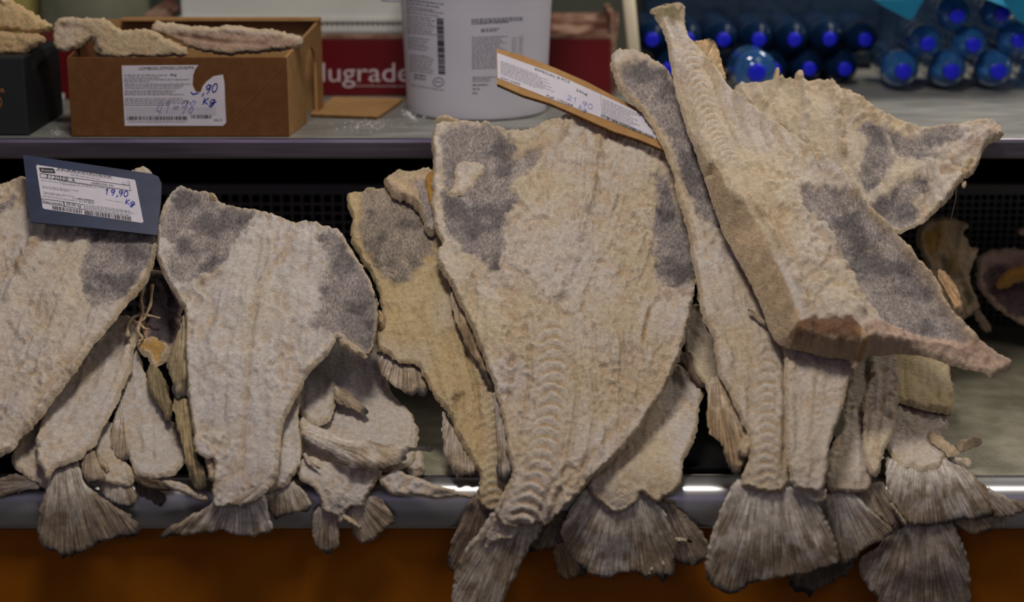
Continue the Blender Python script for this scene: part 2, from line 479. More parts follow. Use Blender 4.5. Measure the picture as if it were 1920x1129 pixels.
    for pi, (pn, pl) in enumerate(pieces):
        sel = tri[fown == pi]
        if len(sel): build(pn, sel, pl)
    if bone is not None: build('backbone', tri[fown == 99])
    return main
def fish(name, label, cat, anchor, group=None):
    return thing(name, label, cat, anchor, group)
def L(s):
    return [tuple(float(x) for x in p.split(',')) for p in s.split()]
def fins(root, name, s, dr, focus, **a):
    a = {**dict(T=.0022, tb=.0012, w=4, sp=3.8, jag=2.6, kind='fin'), **a}
    return sheet(root, name, L(s) if isinstance(s, str) else s, dr, focus=focus, **a)

# ------------------------------------------------------------------ plain materials
M_STEEL = principled('brushed_steel', (.21, .18, .225), .36, .85, (9, (.28, .25, .29)), .5, None, aniso=(1, 14, 14))
M_RIM = principled('polished_steel', (.40, .39, .39), .30, .85, (6, (.50, .49, .49)), .5)
M_DECK = principled('salted_steel_deck', (.27, .25, .175), .42, .2, (26, (.40, .37, .27), .38, .68), .5, (240, .0006))
M_SHELFTOP = principled('salted_steel_shelf', (.23, .23, .21), .40, .35, (11, (.38, .37, .33), .38, .70), .5, None, aniso=(1, 3.2, 1))
M_ORANGE = principled('orange_panel', (.30, .088, .001), .55, 0, (2.5, (.34, .105, .002)), .2)
M_BLACK = principled('black_plastic', (.010, .010, .011), .5, 0, None, .3)
M_GAPDARK = principled('gap_darkness', (.005, .005, .005), .9, 0, None, .1)  # near-black base colour standing in for shade inside gaps
M_WALL = principled('dim_wall', (.05, .055, .045), .9, 0, (2, (.10, .105, .08)), .1)
M_FLOOR = principled('floor_tile', (.10, .09, .08), .6, 0, (3, (.14, .13, .11)), .2)
M_CARD = principled('brown_cardboard', (.115, .046, .015), .85, 0, (60, (.135, .056, .019)), .15, (300, .0004))
M_CARDTAN = principled('tan_cardboard', (.34, .185, .07), .85, 0, (50, (.39, .22, .09)), .15)
M_CARDEDGE = principled('corrugated_edge', (.06, .028, .010), .9, 0, (400, (.17, .085, .03)), .1)
M_INSIDE = principled('box_inside', (.20, .10, .04), .9)
M_WHITE = principled('label_paper', (.54, .50, .55), .6, 0, (30, (.58, .54, .58)), .3)
M_INK = principled('print_ink', (.03, .03, .035), .7)
M_GREYINK = principled('small_print_ink', (.22, .21, .23), .7)
M_PEN = principled('blue_pen_ink', (.012, .02, .33), .5)
M_PENPALE = principled('pale_blue_pen_ink', (.20, .20, .50), .5)
M_BUCKET = principled('milky_bucket_plastic', (.47, .45, .51), .38, 0, (5, (.51, .49, .54)), .4)
M_TUB = principled('white_tub_plastic', (.55, .55, .50), .5, 0, (6, (.60, .60, .55)), .3)
M_RED = principled('red_carton', (.105, .003, .006), .42, 0, (9, (.125, .004, .008)), .35)
M_REDPRINT = principled('pale_print', (.52, .42, .44), .5)
M_FLAP = principled('stained_carton_flap', (.12, .045, .03), .8, 0, (22, (.30, .19, .13)), .2)
M_BLUECARD = principled('blue_printed_card', (.008, .014, .045), .42, 0, (16, (.015, .024, .07)), .3, None, aniso=(1, 1, 4))
M_POLE = principled('pale_pole_paint', (.66, .58, .42), .4, 0, None, .4)
M_CAP = principled('blue_bottle_cap', (.006, .010, .55), .35, 0, None, .4)
M_BOTTLE = principled('blue_bottle_plastic', (.05, .22, .58), .10, 0, None, .7, trans=.70, ior=1.15)
M_BOTTLESHADE = principled('shaded_bottle_plastic', (.004, .018, .055), .25, 0, None, .25, trans=.3, ior=1.15)  # back-row bottle plastic, shadow put into a darker base colour
M_BOTTLE.node_tree.nodes['Principled BSDF'].inputs['Coat Weight'].default_value = 1.0
M_FILM = principled('blue_wrap_film', (.012, .19, .34), .3, 0, None, .4, (30, .004), trans=.2)
M_SALT = principled('coarse_salt', (.66, .64, .60), .8)
M_OLIVE = principled('olive_cloth', (.15, .155, .105), .9, 0, (6, (.20, .20, .14)), .1)
M_YELLOWCLOTH = principled('yellow_cloth', (.30, .25, .08), .9)
M_EMBLEM = principled('orange_emblem_ink', (.42, .15, .03), .6)
M_TAG = principled('black_logo_ink', (.02, .02, .022), .5)
M_CREASE = principled('pressed_crease', (.15, .066, .02), .9)

# ------------------------------------------------------------------ the setting
v, f = box_vf(-3.2, 3.2, -4, 2.6, -1.0, -.95); structure(mesh_obj('floor', v, f, M_FLOOR))
v, f = box_vf(-3.2, 3.2, 2.4, 2.5, -.95, 2.9); structure(mesh_obj('wall_back', v, f, M_WALL))

counter = thing('display_counter', 'long steel display counter with rounded front rim above an orange front panel', 'counter', (0, 0, -.95))
v, f = box_vf(-2.4, 2.4, .012, .05, -.95, -.060); mesh_obj('front_panel', v, f, M_ORANGE, counter, label='dark orange front panel')
prof = [(.035, -.070), (.0, -.070), (-.006, -.066), (-.008, -.058), (-.008, -.040), (-.006, -.026), (.000, -.012), (.010, -.004), (.024, .0), (.035, .0)]
V = [(x, y, z) for x in (-2.4, 2.4) for (y, z) in prof]; k = len(prof)
Fc = [(i, i + 1, k + i + 1, k + i) for i in range(k - 1)] + [(k - 1, 0, k, 2 * k - 1), tuple(range(k)), tuple(range(2 * k - 1, k - 1, -1))]
o = mesh_obj('rim', V, Fc, M_RIM, counter, True); 
v, f = box_vf(-2.4, 2.4, .0355, 1.5, -.02, -.001); mesh_obj('deck', v, f, M_DECK, counter)

SHZ = .415
shelf = thing('steel_shelf', 'raised steel shelf with a folded front edge behind the row of dried cod', 'shelf', (0, .5, 0))
v, f = box_vf(-2.4, 2.4, .504, 1.62, SHZ - .006, SHZ - .0006); mesh_obj('shelf_top', v, f, M_SHELFTOP, shelf)
prof = [(.503, SHZ - .034), (.498, SHZ - .030), (.496, SHZ - .006), (.4975, SHZ - .001), (.5035, SHZ + .0005), (.512, SHZ - .007), (.512, SHZ - .034)]
V = [(x, y, z) for x in (-2.4, 2.4) for (y, z) in prof]; k = len(prof)
Fc = [(i, (i + 1) % k, k + (i + 1) % k, k + i) for i in range(k)] + [tuple(range(k)), tuple(range(2 * k - 1, k - 1, -1))]
mesh_obj('front_edge', V, Fc, M_STEEL, shelf)
for x in (-2.3, 2.3):
    v, f = box_vf(x - .02, x + .02, (.56), .60, .0, SHZ - .034); mesh_obj('support_post', v, f, M_STEEL, shelf)
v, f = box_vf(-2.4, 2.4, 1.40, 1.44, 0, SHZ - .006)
tag(mesh_obj('shelf_void_board', v, f, M_GAPDARK), 'black board added for the dark space under the shelf', 'board')  # board colour stands in for the shaded void below the shelf

# black perforated crates standing under the shelf
def crate(name, label, u0, u1, pitch, depth=.82):
    x0 = pt(u0, 430, depth)[0]; x1 = pt(u1, 430, depth)[0]
    zt = pt(960, 345, depth)[2]; zr = pt(960, 364, depth)[2]
    r = thing(name, label, 'crate', ((x0 + x1) / 2, depth, 0), 'black crates under the shelf')
    v, f = box_vf(x0, x1, depth - .006, depth + .02, zr, zt); mesh_obj('crate_rim', v, f, M_BLACK2, r)
    nb = int((x1 - x0) / pitch); bw = pitch * .13; L_ = []
    for i in range(nb + 1):
        x = x0 + (x1 - x0) * i / nb
        L_.append(box_vf(x - bw, x + bw, depth, depth + .006, .0, zr))
    z = zr - pitch
    while z > .01:
        L_.append(box_vf(x0, x1, depth + .001, depth + .005, z - bw, z + bw)); z -= pitch * .93
    V, Fc = joined(L_); o = mesh_obj('lattice_wall', V, Fc, M_BLACK2, r); o['kind'] = 'stuff'
    v, f = box_vf(x0, x1, depth + .05, depth + .30, 0, zt - .03); mesh_obj('crate_dark_fill', v, f, M_GAPDARK, r)  # block behind the lattice, shade seen through the holes put into its colour
M_BLACK2 = principled('charcoal_plastic', (.10, .095, .098), .4, 0, None, .4)
crate('black_crate', 'black perforated crate under the shelf on the left, wide square holes', -140, 1180, .0190)
crate('black_crate', 'black perforated crate under the shelf on the right, fine square holes', 1186, 2060, .0140)

# black trays added to darken the gaps below the lower fish
for (u0, u1, lab) in ((-220, 540, 'added black tray darkening the gap under the small fish on the left'), (1130, 1600, 'added black tray darkening the gap under the fish right of the largest cod')):
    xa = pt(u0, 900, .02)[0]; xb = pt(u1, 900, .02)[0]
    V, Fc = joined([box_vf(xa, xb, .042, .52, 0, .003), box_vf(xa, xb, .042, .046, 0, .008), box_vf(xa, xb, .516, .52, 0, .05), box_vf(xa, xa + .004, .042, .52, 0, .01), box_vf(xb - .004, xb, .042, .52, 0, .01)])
    t = thing('gap_dark_tray', lab, 'tray', ((xa + xb) / 2, .28, 0), 'added black trays')
    mesh_obj('gap_dark_body', V, Fc, M_GAPDARK, t)

# ------------------------------------------------------------------ printing helpers
def text_mesh(s):
    cu = bpy.data.curves.new('letters', 'FONT'); cu.body = s; cu.size = 1
    o = bpy.data.objects.new('letters', cu); C.objects.link(o)
    dg = bpy.context.evaluated_depsgraph_get(); me = bpy.data.meshes.new_from_object(o.evaluated_get(dg))
    n = len(me.vertices); co = np.empty(n * 3); me.vertices.foreach_get('co', co); co = co.reshape(-1, 3)
    fs = [tuple(p.vertices) for p in me.polygons]
    bpy.data.objects.remove(o); bpy.data.curves.remove(cu); bpy.data.meshes.remove(me)
    return co[:, :2], fs
class Print:
    """collects flat print laid out on a real surface"""
    def __init__(self, surf): self.surf = surf; self.b = {}
    def add(self, key, xy, faces):
        V, Fc = self.b.setdefault(key, ([], [])); o = len(V)
        xy = np.asarray(xy, float); P = self.surf(xy[:, 0], xy[:, 1]); V += [tuple(p) for p in P]; Fc += [tuple(i + o for i in q) for q in faces]
    def text(self, key, s, p0, p1, h, up=None, shear=None):
        co, fs = text_mesh(s); p0 = np.array(p0, float); p1 = np.array(p1, float)
        x0, x1 = co[:, 0].min(), co[:, 0].max(); dx = p1 - p0
        if up is None:
            t = dx / np.hypot(*dx); up = np.array((t[1], -t[0]))
        up = np.asarray(up, float) * h
        self.add(key, p0 + (co[:, :1] - x0) / (x1 - x0) * dx + co[:, 1:] / .70 * up, fs)
    def line(self, key, p0, p1, h, seed=0, words=True):
        r = random.Random(seed); p0 = np.array(p0, float); p1 = np.array(p1, float); d = p1 - p0; Ln = np.hypot(*d); t = d / Ln; n = np.array((t[1], -t[0])); x = 0
        while x < Ln:
            w = r.uniform(3, 9) if words else Ln; e = min(x + w, Ln); q = x
            while q < e:
                m = min(q + r.uniform(.8, 1.6), e); hh = h * r.uniform(.75, 1.15)
                a = p0 + t * q; c = p0 + t * m
                self.add(key, [a, c, c + n * hh, a + n * hh], [(0, 1, 2, 3)]); q = m + .45
            x = e + 1.6
    def bars(self, key, p0, p1, up, seed=0, unit=.75):
        r = random.Random(seed); p0 = np.array(p0, float); p1 = np.array(p1, float); d = p1 - p0; Ln = np.hypot(*d); t = d / Ln; up = np.array(up, float); x = 0
        while x < Ln:
            w = unit * r.choice((.8, .8, 1.6, 2.4)); a = p0 + t * x; c = p0 + t * min(x + w, Ln)
            self.add(key, [a, c, c + up, a + up], [(0, 1, 2, 3)]); x += w + unit * r.choice((.8, .8, 1.6))
    def stroke(self, key, pts, w):
        p = np.array(pts, float)
        for a, c in zip(p[:-1], p[1:]):
            d = c - a; Ln = np.hypot(*d) + 1e-6; t = d / Ln * w * .5; n = np.array((t[1], -t[0]))
            self.add(key, [a - t * .6 - n, c + t * .6 - n, c + t * .6 + n, a - t * .6 + n], [(0, 1, 2, 3)])
    GL = {'1': [[(.15, .7), (.5, 1), (.42, 0)]], '9': [[(.85, .85), (.5, 1), (.18, .8), (.3, .48), (.65, .52), (.88, .92), (.78, .4), (.5, -.05)]],
          ',': [[(.5, .08), (.32, -.25)]], '0': [[(.5 + .38 * math.sin(a * .55), .5 + .5 * math.cos(a * .55)) for a in range(13)]],
          'K': [[(.25, 1), (.12, 0)], [(.85, .95), (.2, .42), (.85, 0)]], 'g': [[(.8, .55), (.45, .68), (.12, .3), (.4, .02), (.75, .3), (.85, .62), (.7, -.2), (.4, -.5), (.1, -.3), (.5, -.05), (1.1, .25)]],
          '4': [[(.45, 1), (.05, .25), (.65, .12)], [(.68, .8), (.6, -.1)]], '-': [[(.15, .5), (.85, .55)], [(.2, .35), (.8, .4)]],
          '8': [[(.8, .85), (.5, 1), (.2, .75), (.75, .3), (.5, 0), (.15, .2), (.5, .5), (.85, .9)]], '2': [[(.2, .75), (.5, 1), (.8, .7), (.15, .05), (.9, .1)]]}
    def hand(self, key, s, p0, ex, ey, w, adv=1.05):
        p0 = np.array(p0, float); ex = np.array(ex, float); ey = np.array(ey, float); x = 0
        for ch in s:
            if ch != ' ':
                for st in self.GL[ch]: self.stroke(key, [p0 + ex * (x + q[0]) + ey * q[1] for q in st], w)
            x += .55 if ch == ',' else adv
    def build(self, parent, mats):
        for key, (V, Fc) in self.b.items():
            nm, m = mats[key]; o = mesh_obj(nm, V, Fc, m, parent)
            if key in ('ink', 'small', 'bars', 'frame'): o['kind'] = 'stuff'
def lifted(p0, n, eps):
    n = np.asarray(n, float); return at_plane(np.asarray(p0) + n * eps, n)
PRINT_MATS = {'ink': ('printed_text', M_INK), 'small': ('small_print', M_GREYINK), 'bars': ('barcode', M_INK), 'pen': ('handwritten_price', M_PEN), 'pale': ('faded_handwriting', M_PENPALE), 'logo': ('brand_mark', M_TAG), 'white': ('brand_lettering', M_WHITE), 'orange': ('emblem', M_EMBLEM), 'red': ('brand_lettering', M_REDPRINT), 'frame': ('printed_frame', M_INK)}

# ------------------------------------------------------------------ the brown box with the loins
BY = .52
def X(u, v, Y): return float(pt(u, v, Y)[0])
def Z(v, Y): return float(pt(960, v, Y)[2])
bx0, bx1, by1 = X(131, 200, BY), X(540, 200, BY), .80
bxb = X(604, 110, by1)
zf, zb = Z(108, BY), Z(36, by1)
bxr = thing('cardboard_box', 'open brown cardboard box with a torn white price label, full of cod loins', 'box', ((bx0 + bx1) / 2, BY, SHZ))
v, f = box_vf(bx0, bx1, BY, BY + .005, SHZ + .0006, zf); bevel(mesh_obj('front_panel', v, f, M_CARD, bxr), .0007)
v, f = box_vf(bx0, bxb, by1 - .005, by1, SHZ, zb); mesh_obj('back_panel', v, f, M_CARDTAN, bxr)
v, f = box_vf(bx0, bx1 - .004, BY + .006, by1 - .006, SHZ, SHZ + .004); mesh_obj('bottom_panel', v, f, M_CARD, bxr)
def side(x, arch):
    ys = [BY, BY, by1, by1]; zs = [SHZ, zf, zb, SHZ]
    out = [(BY + .0052, SHZ), (BY + .0052, zf), (BY + .10, zf + .012), (by1, zb), (by1, SHZ)]
    if arch:
        c0, r, hz = BY + .185, .046, SHZ + .080
        out += [(c0 + r, SHZ)] + [(c0 + r * math.cos(a * math.pi / 10), hz + r * math.sin(a * math.pi / 10)) for a in range(11)] + [(c0 - r, SHZ)]
    sh = (bxb - bx1) / (by1 - BY) if arch else 0
    return extrude_vf([(x + sh * (y - BY), y, z) for y, z in out], (1, 0, 0), .005)
v, f = side(bx1, True); mesh_obj('side_panel', v, f, M_CARDTAN, bxr)
v, f = side(bx0 + .005, False); mesh_obj('side_panel', v, f, M_CARD, bxr)
v, f = box_vf(bx0 + .012, bx1 - .012, BY + .006, BY + .13, zf - .055, zf - .045); mesh_obj('dark_inner_sheet', v, f, M_GAPDARK, bxr, label='black sheet added for the dark inside of the box')  # added sheet, shade below the loins put into its colour
lid = [pt(*q) for q in ((232, 50, .74), (248, 36, by1), (604, 38, by1), (600, 44, by1 - .01))]
o = mesh_obj('lid_edge', *joined([box_vf(X(232, 40, by1), bxb, by1 - .03, by1, zb, zb + .004)]), M_CARDTAN, bxr)
front = at_plane((0, BY, 0), (0, -1, 0)); frontp = lifted((0, BY, 0), (0, -1, 0), .0010); frontq = lifted((0, BY, 0), (0, -1, 0), .0016)
for q in ([(140, 120), (284, 260)], [(530, 126), (396, 260)]):
    p = Print(lifted((0, BY, 0), (0, -1, 0), .0006)); p.stroke('crease', q, 2.0); p.build(bxr, {'crease': ('pressed_crease', M_CREASE)})
lab = L('228,123 372,122 366,130 362,142 361,160 367,172 376,173 380,162 387,153 400,143 418,140 421,157 422,190 424,230 418,236 234,236 231,180')
LP = np.array(lab); v, f = extrude_vf(frontp(LP[:, 0], LP[:, 1]), (0, -1, 0), .0007); lbl = mesh_obj('price_label', v, f, M_WHITE, bxr, label='white label torn at its top right')
p = Print(frontq)
p.text('ink', 'LOMBOS/LOMOS/LOINS/PA', (260, 131), (364, 129.5), 5.6)
p.text('ink', '6kg', (319, 142), (331, 142), 4.6)
p.line('small', (233, 142), (315, 142), 2.4, 3); p.line('small', (233, 146.5), (300, 146.5), 2.2, 4); p.line('small', (233, 150.5), (356, 150), 2.2, 5); p.line('small', (233, 154), (280, 154), 2, 6)
for i, (y, x1_) in enumerate(((158.5, 358), (162, 345), (166, 338), (171, 330), (174.5, 325), (178, 346), (186, 344), (190, 356), (194, 358), (198, 320))): p.line('small', (234, y), (x1_, y), 2.1, 20 + i)
for i in range(4): p.line('small', (236, 203 + 4 * i), (405, 203 + 4 * i), .7, 40 + i, False)
p.bars('bars', (237, 225), (352, 225), (0, -7), 1, 1.1); p.bars('bars', (358, 222), (397, 222), (0, -6), 2, .9)
p.text('ink', '36213', (401, 227), (416, 227), 4); p.line('small', (241, 229), (350, 229), 1.6, 60)
p.hand('pen', ',90', (376, 177), (12, -2), (3, -16), 2.0); p.stroke('pen', [(358, 173), (362, 177), (372, 174)], 2.2)
p.hand('pen', 'Kg', (379, 196), (12, -1), (2, -12), 1.9)
p.hand('pale', '41-98', (291, 213), (14, 0), (6, -25), 1.2)
p.build(lbl, PRINT_MATS)

# black box at the left edge
kx0, kx1 = X(-150, 180, .53), X(49, 180, .53)
kb = thing('black_carton', 'black carton at the left edge with an orange emblem, cod pieces on top', 'box', ((kx0 + kx1) / 2, .53, SHZ))
v, f = box_vf(kx0, kx1, .53, .76, SHZ, Z(107, .53)); bevel(mesh_obj('carton_body', v, f, principled('black_carton_board', (.016, .018, .019), .6, 0, None, .25), kb), .003)
p = Print(lifted((0, .53, 0), (0, -1, 0), .0006))
p.stroke('orange', [(-30 + 33 * math.cos(a), 192 + 22 * math.sin(a)) for a in np.linspace(-1.3, 1.5, 16)], 1.6)
p.text('orange', 'R', (2, 174), (9, 173), 8)
p.build(kb, PRINT_MATS)

# flat piece of cardboard lying on the shelf
q = at_plane((0, 0, SHZ + .005), (0, 0, 1)); Q = L('626,181 756,184 748,192 708,219 694,218 582,214 586,207')
Q = np.array(Q); P_ = q(Q[:, 0], Q[:, 1]); v, f = extrude_vf(P_, (0, 0, 1), .0045)
t = thing('cardboard_offcut', 'loose flat piece of tan cardboard lying on the shelf before the red carton', 'cardboard', P_.mean(0))
mesh_obj('cardboard_sheet', v, f, M_CARDTAN, t)
v, f = extrude_vf(P_[3:6] + np.array((0, -.0004, -.0008)), (0, 0, 1), .003)
o = mesh_obj('corrugated_edge', *extrude_vf(np.vstack([P_[3:6], P_[3:6][::-1] + (0, .004, 0)]) - (0, .0012, .0005), (0, 0, 1), .0036), M_CARDEDGE, t, label='dark corrugated edge')

# red cartons and the white tub
RY = .975
rx0, rx1 = X(520, 120, RY), X(1144, 120, RY); rz = Z(72, RY)
rb = thing('red_carton', 'long red carton with white lettering behind the white bucket', 'box', ((rx0 + rx1) / 2, RY, SHZ))
v, f = box_vf(rx0, rx1, RY, RY + .26, SHZ, rz); bevel(mesh_obj('carton_body', v, f, M_RED, rb), .002)
v, f = box_vf(rx0, rx1, RY - .001, RY + .02, rz, rz + .006); mesh_obj('carton_edge', v, f, M_FLAP, rb, label='brown cut edge')
fl = [pt(*z) for z in ((1032, 72, RY + .05), (1158, 76, RY + .03), (1160, 24, RY + .22), (1034, 24, RY + .22))]
v, f = extrude_vf(fl, (0, -.5, .85), .004); mesh_obj('lid_flap', v, f, M_FLAP, rb, label='stained brown lid flap')
v, f = box_vf(rx1 + .0005, rx1 + .012, RY + .01, RY + .26, SHZ, rz + .04); mesh_obj('side_flap', v, f, M_FLAP, rb)
p = Print(lifted((0, RY, 0), (0, -1, 0), .0008))
p.text('red', 'lugrade', (604, 153), (770, 153), 36, up=(0, -1)); 
p.line('red', (668, 162), (762, 163), 2.2, 5)
p.build(rb, PRINT_MATS)
r2 = thing('red_carton', 'dark red carton standing between the black carton and the brown box', 'box', (X(190, 150, .93), .93, SHZ))
v, f = box_vf(X(52, 150, .93), X(335, 150, .93), .93, 1.15, SHZ + .0005, Z(76, .93)); bevel(mesh_obj('carton_body', v, f, M_RED, r2), .004)
v, f = box_vf(X(56, 190, .93), X(122, 190, .93), .9292, .93, SHZ + .001, SHZ + .012); mesh_obj('reflection_strip', v, f, M_TUB, r2)  # white strip paints the shelf reflection along the carton foot
fl = [pt(*z) for z in ((236, 50, .95), (300, 52, .95), (338, 12, 1.14), (318, -6, 1.14))]
n_ = np.cross(np.array(fl[1]) - fl[0], np.array(fl[3]) - fl[0]); n_ /= np.linalg.norm(n_)
v, f = extrude_vf(fl, n_, .005); mesh_obj('lid_flap', v, f, M_FLAP, r2)
tx0, tx1 = X(331, 30, 1.0), X(782, 30, 1.0)
tb_ = thing('white_tub', 'white ribbed plastic tub standing on the red carton', 'tub', ((tx0 + tx1) / 2, 1.0, rz + .007))
z0, z1 = rz + .0065, Z(-40, 1.0)
v, f = box_vf(tx0 + .008, tx1 - .008, 1.0, 1.22, z0, z1); bevel(mesh_obj('tub_body', v, f, M_TUB, tb_), .006)
v, f = box_vf(tx0, tx1, .992, 1.228, Z(40, 1.0), Z(33, 1.0)); mesh_obj('tub_ledge', v, f, M_TUB, tb_)
for i in range(46):
    x = tx0 + .012 + (tx1 - tx0 - .024) * i / 45
    v, f = box_vf(x - .0018, x + .0018, .996, 1.0, Z(60, 1.0), Z(41, 1.0)); mesh_obj('rib', v, f, M_TUB, tb_)
v, f = box_vf(tx0 + .004, tx1 - .004, .997, 1.0, z0, Z(62, 1.0)); mesh_obj('foot_band', v, f, M_TUB, tb_)

# white bucket
BCX, BCY = X(894, 200, .80), .80
br0 = .1265; bk = .045
bt = thing('white_bucket', 'milky white plastic bucket with black printed text on the shelf', 'bucket', (BCX, BCY, SHZ))
H = .30
pr = [(br0 - .006, 0), (br0 - .001, .002), (br0, .006)] + [(br0 + bk * h, h) for h in np.linspace(.02, H, 10)]
pr += [(br0 + bk * H + .008, H), (br0 + bk * H + .008, H + .022), (br0 + bk * H - .004, H + .022), (br0 + bk * H - .004, .2), (br0 - .01, .02)]
v, f = lathe_vf(pr, 72, 'z', (BCX, BCY, SHZ), (True, True)); mesh_obj('bucket_body', v, f, M_BUCKET, bt, True)
lg = pt(738, 4, BCY - .02)
v, f = lathe_vf([(.0, 0), (.016, .002), (.018, .006), (.012, .012), (0, .014)], 20, 'z', (lg[0], lg[1], lg[2]), (False, False)); v = [(lg[0] + (x - lg[0]) * 1.35, y, z) for x, y, z in v]
mesh_obj('handle_lug', v, f, M_BUCKET, bt, True)
def on_bucket(u, v):
    d = rays(u, v); o = CAM - np.array((BCX, BCY, 0)); a = d[..., 0] ** 2 + d[..., 1] ** 2; b = (d[..., 0] * o[0] + d[..., 1] * o[1]); r = np.full(a.shape, br0 + .004)
    for _ in range(5):
        c = o[0] ** 2 + o[1] ** 2 - (r + .0006) ** 2; t = (-b - np.sqrt(np.maximum(b * b - a * c, 0))) / a
        r = br0 + bk * (CAM[2] + d[..., 2] * t - SHZ)
    return CAM + d * t[..., None]
p = Print(on_bucket)
for i in range(5): p.line('ink' if i < 2 else 'small', (762, 1 + i * 5.5), (832 - 9 * (i % 3), 9.5 + i * 5.5), 2.4, 100 + i)
for i in range(7): p.line('small', (763, 30 + i * 5.2), (808 + (i * 7) % 11, 35 + i * 5.2), 2, 110 + i)
for i in range(5): p.line('small', (765, 70 + i * 5), (806 - (i * 5) % 13, 75 + i * 5), 2, 120 + i)
for i in range(7): p.line('small', (768, 103 + i * 5), (806 + (i * 7) % 9, 108 + i * 5), 2, 130 + i)
for i in range(2): p.line('ink', (776, 141 + i * 6), (798, 144 + i * 6), 2.6, 140 + i)
p.line('small', (771, 160), (832, 170), 1.8, 145)
p.bars('bars', (818.5, 34), (822, 140), (13, .8), 9, .9)
p.stroke('ink', [(822 + 10.5 * math.cos(a), 154 + 8 * math.sin(a)) for a in np.linspace(0, 6.3, 22)], 1.0); p.line('ink', (815, 154), (829, 155), 1.8, 150)
for i in range(3): p.line('ink', (884, 38 + i * 4), (981 - 26 * (i == 2), 34 + i * 4), 2.2, 160 + i)
for i in range(2): p.line('ink', (902, 56 + i * 4), (936 - 4 * i, 54 + i * 4), 2, 170 + i)
for i in range(16): p.line('small', (885, 71 + i * 3.9), (952 - (i * 13) % 18, 69 + i * 3.9), 2.1, 180 + i)
for i in range(9): p.line('small', (960, 72 + i * 5), (969, 71.6 + i * 5), 1.8, 200 + i); p.line('small', (973, 70 + i * 5), (981, 69.5 + i * 5), 1.8, 215 + i)
for y in (68, 130): p.stroke('small', [(885, y), (982, y - 4)], .7)
for i in range(3): p.line('small', (886, 146 + i * 3.8), (940 - 20 * (i > 0), 145 + i * 3.8), 2.2, 230 + i)
p.line('ink', (886, 161), (915, 160), 2.6, 240); p.line('ink', (886, 168), (900, 168), 2.2, 241); p.text('ink', 'PC', (886, 177), (895, 177), 4)
p.build(bt, PRINT_MATS)

# leaning pale pole
po = thing('pale_pole', 'slim pale pole leaning upright behind the bucket, left of the bottles', 'pole', pt(1196, 178, .99))
pa = np.stack([pt(1170, -90, 1.02), pt(1181, 20, 1.005), pt(1196, 178, .99)]); pa[-1, 2] = SHZ + .0005
v, f = tube_vf(pa, .0125, 14); mesh_obj('pole_shaft', v, f, M_POLE, po, True)
v, f = tube_vf(np.stack([pa[-1], pa[-1] + (pa[1] - pa[-1]) * .06]), .0145, 14); mesh_obj('pole_foot', v, f, M_POLE, po, True)

# water bottles lying with their caps to the front
def bottle(c, R, mat, label, group, yaw=0, squeeze=1.0):
    r = thing('water_bottle', label, 'bottle', c, group)
    s = R / .035
    pr = [(.0118 * s, .006), (.0125 * s, .016 * s), (.019 * s, .020 * s), (.029 * s, .030 * s), (.0338 * s, .044 * s), (R, .062 * s), (R, .10 * s), (R * .955, .106 * s), (R, .112 * s), (R, .15 * s), (R * .955, .156 * s), (R, .162 * s), (R, .20 * s), (R * .8, .212 * s)]
    v, f = lathe_vf(pr, 28, 'y', (0, 0, 0), (True, True)); v = np.array(v); v[:, 1] *= squeeze
    cap = [(.0125 * s, 0), (.0140 * s, .001), (.0145 * s, .003), (.0145 * s, .013 * s), (.0125 * s, .0135 * s)]
    cv, cf = lathe_vf(cap, 22, 'y', (0, 0, 0), (True, True)); cv = np.array(cv)
    neck = [(.0135 * s, .0145 * s), (.0165 * s, .015 * s), (.0165 * s, .017 * s), (.0135 * s, .0175 * s)]
    nv_, nf = lathe_vf(neck, 22, 'y', (0, 0, 0), (True, True)); nv_ = np.array(nv_)
    cy, sy = math.cos(yaw), math.sin(yaw); Rm = np.array(((cy, -sy, 0), (sy, cy, 0), (0, 0, 1)))
    mesh_obj('bottle_body', v @ Rm.T + c, f, mat, r, True); mesh_obj('bottle_cap', cv @ Rm.T + c, cf, M_CAP, r, True); mesh_obj('neck_ring', nv_ @ Rm.T + c, nf, mat, r, True)
G1 = 'small water bottles lying in two rows'; G2 = 'large water bottles under blue film'
names1 = [(1223, 75, 'upper row, first from the pole'), (1290, 75, 'upper row, second from the pole'), (1357, 75, 'upper row, third from the pole'), (1423, 75, 'upper row, fourth from the pole'), (1490, 75, 'upper row, fifth from the pole'), (1556, 74, 'upper row, sixth from the pole'), (1623, 75, 'upper row, last before the blue film')]
for u, v_, w in names1: bottle(pt(u, v_, 1.10), .0342, M_BOTTLESHADE, 'dim water bottle with blue cap, ' + w, G1)
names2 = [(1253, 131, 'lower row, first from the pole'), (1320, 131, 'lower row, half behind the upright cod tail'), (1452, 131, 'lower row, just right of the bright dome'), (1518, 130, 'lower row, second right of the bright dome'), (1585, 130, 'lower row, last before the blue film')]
for u, v_, w in names2: bottle(pt(u, v_, 1.10), .0342, M_BOTTLESHADE, 'dim water bottle with blue cap, ' + w, G1)
bottle(pt(1420, 137, .99), .042, M_BOTTLE, 'bright domed water bottle in front of the two dim rows', None, .05, .42)
big = [(1695, 135, 1.00, 'bottom row, leftmost under the film'), (1785, 135, 1.00, 'bottom row, second from left'), (1873, 135, 1.00, 'bottom row, third from left'), (1962, 135, 1.00, 'bottom row, cut by the right edge'),
       (1740, 83, 1.00, 'middle row, leftmost'), (1826, 85, 1.00, 'middle row, centre'), (1912, 77, 1.00, 'middle row, at the right edge'), (1795, 30, 1.00, 'top row, left one below the film'), (1880, 27, 1.00, 'top row, right one below the film')]
for i, (u, v_, Y_, w) in enumerate(big): bottle(pt(u, v_, Y_), .0375 if v_ > 100 else .034, M_BOTTLE, 'large clear blue water bottle, ' + w, G2, -.06)
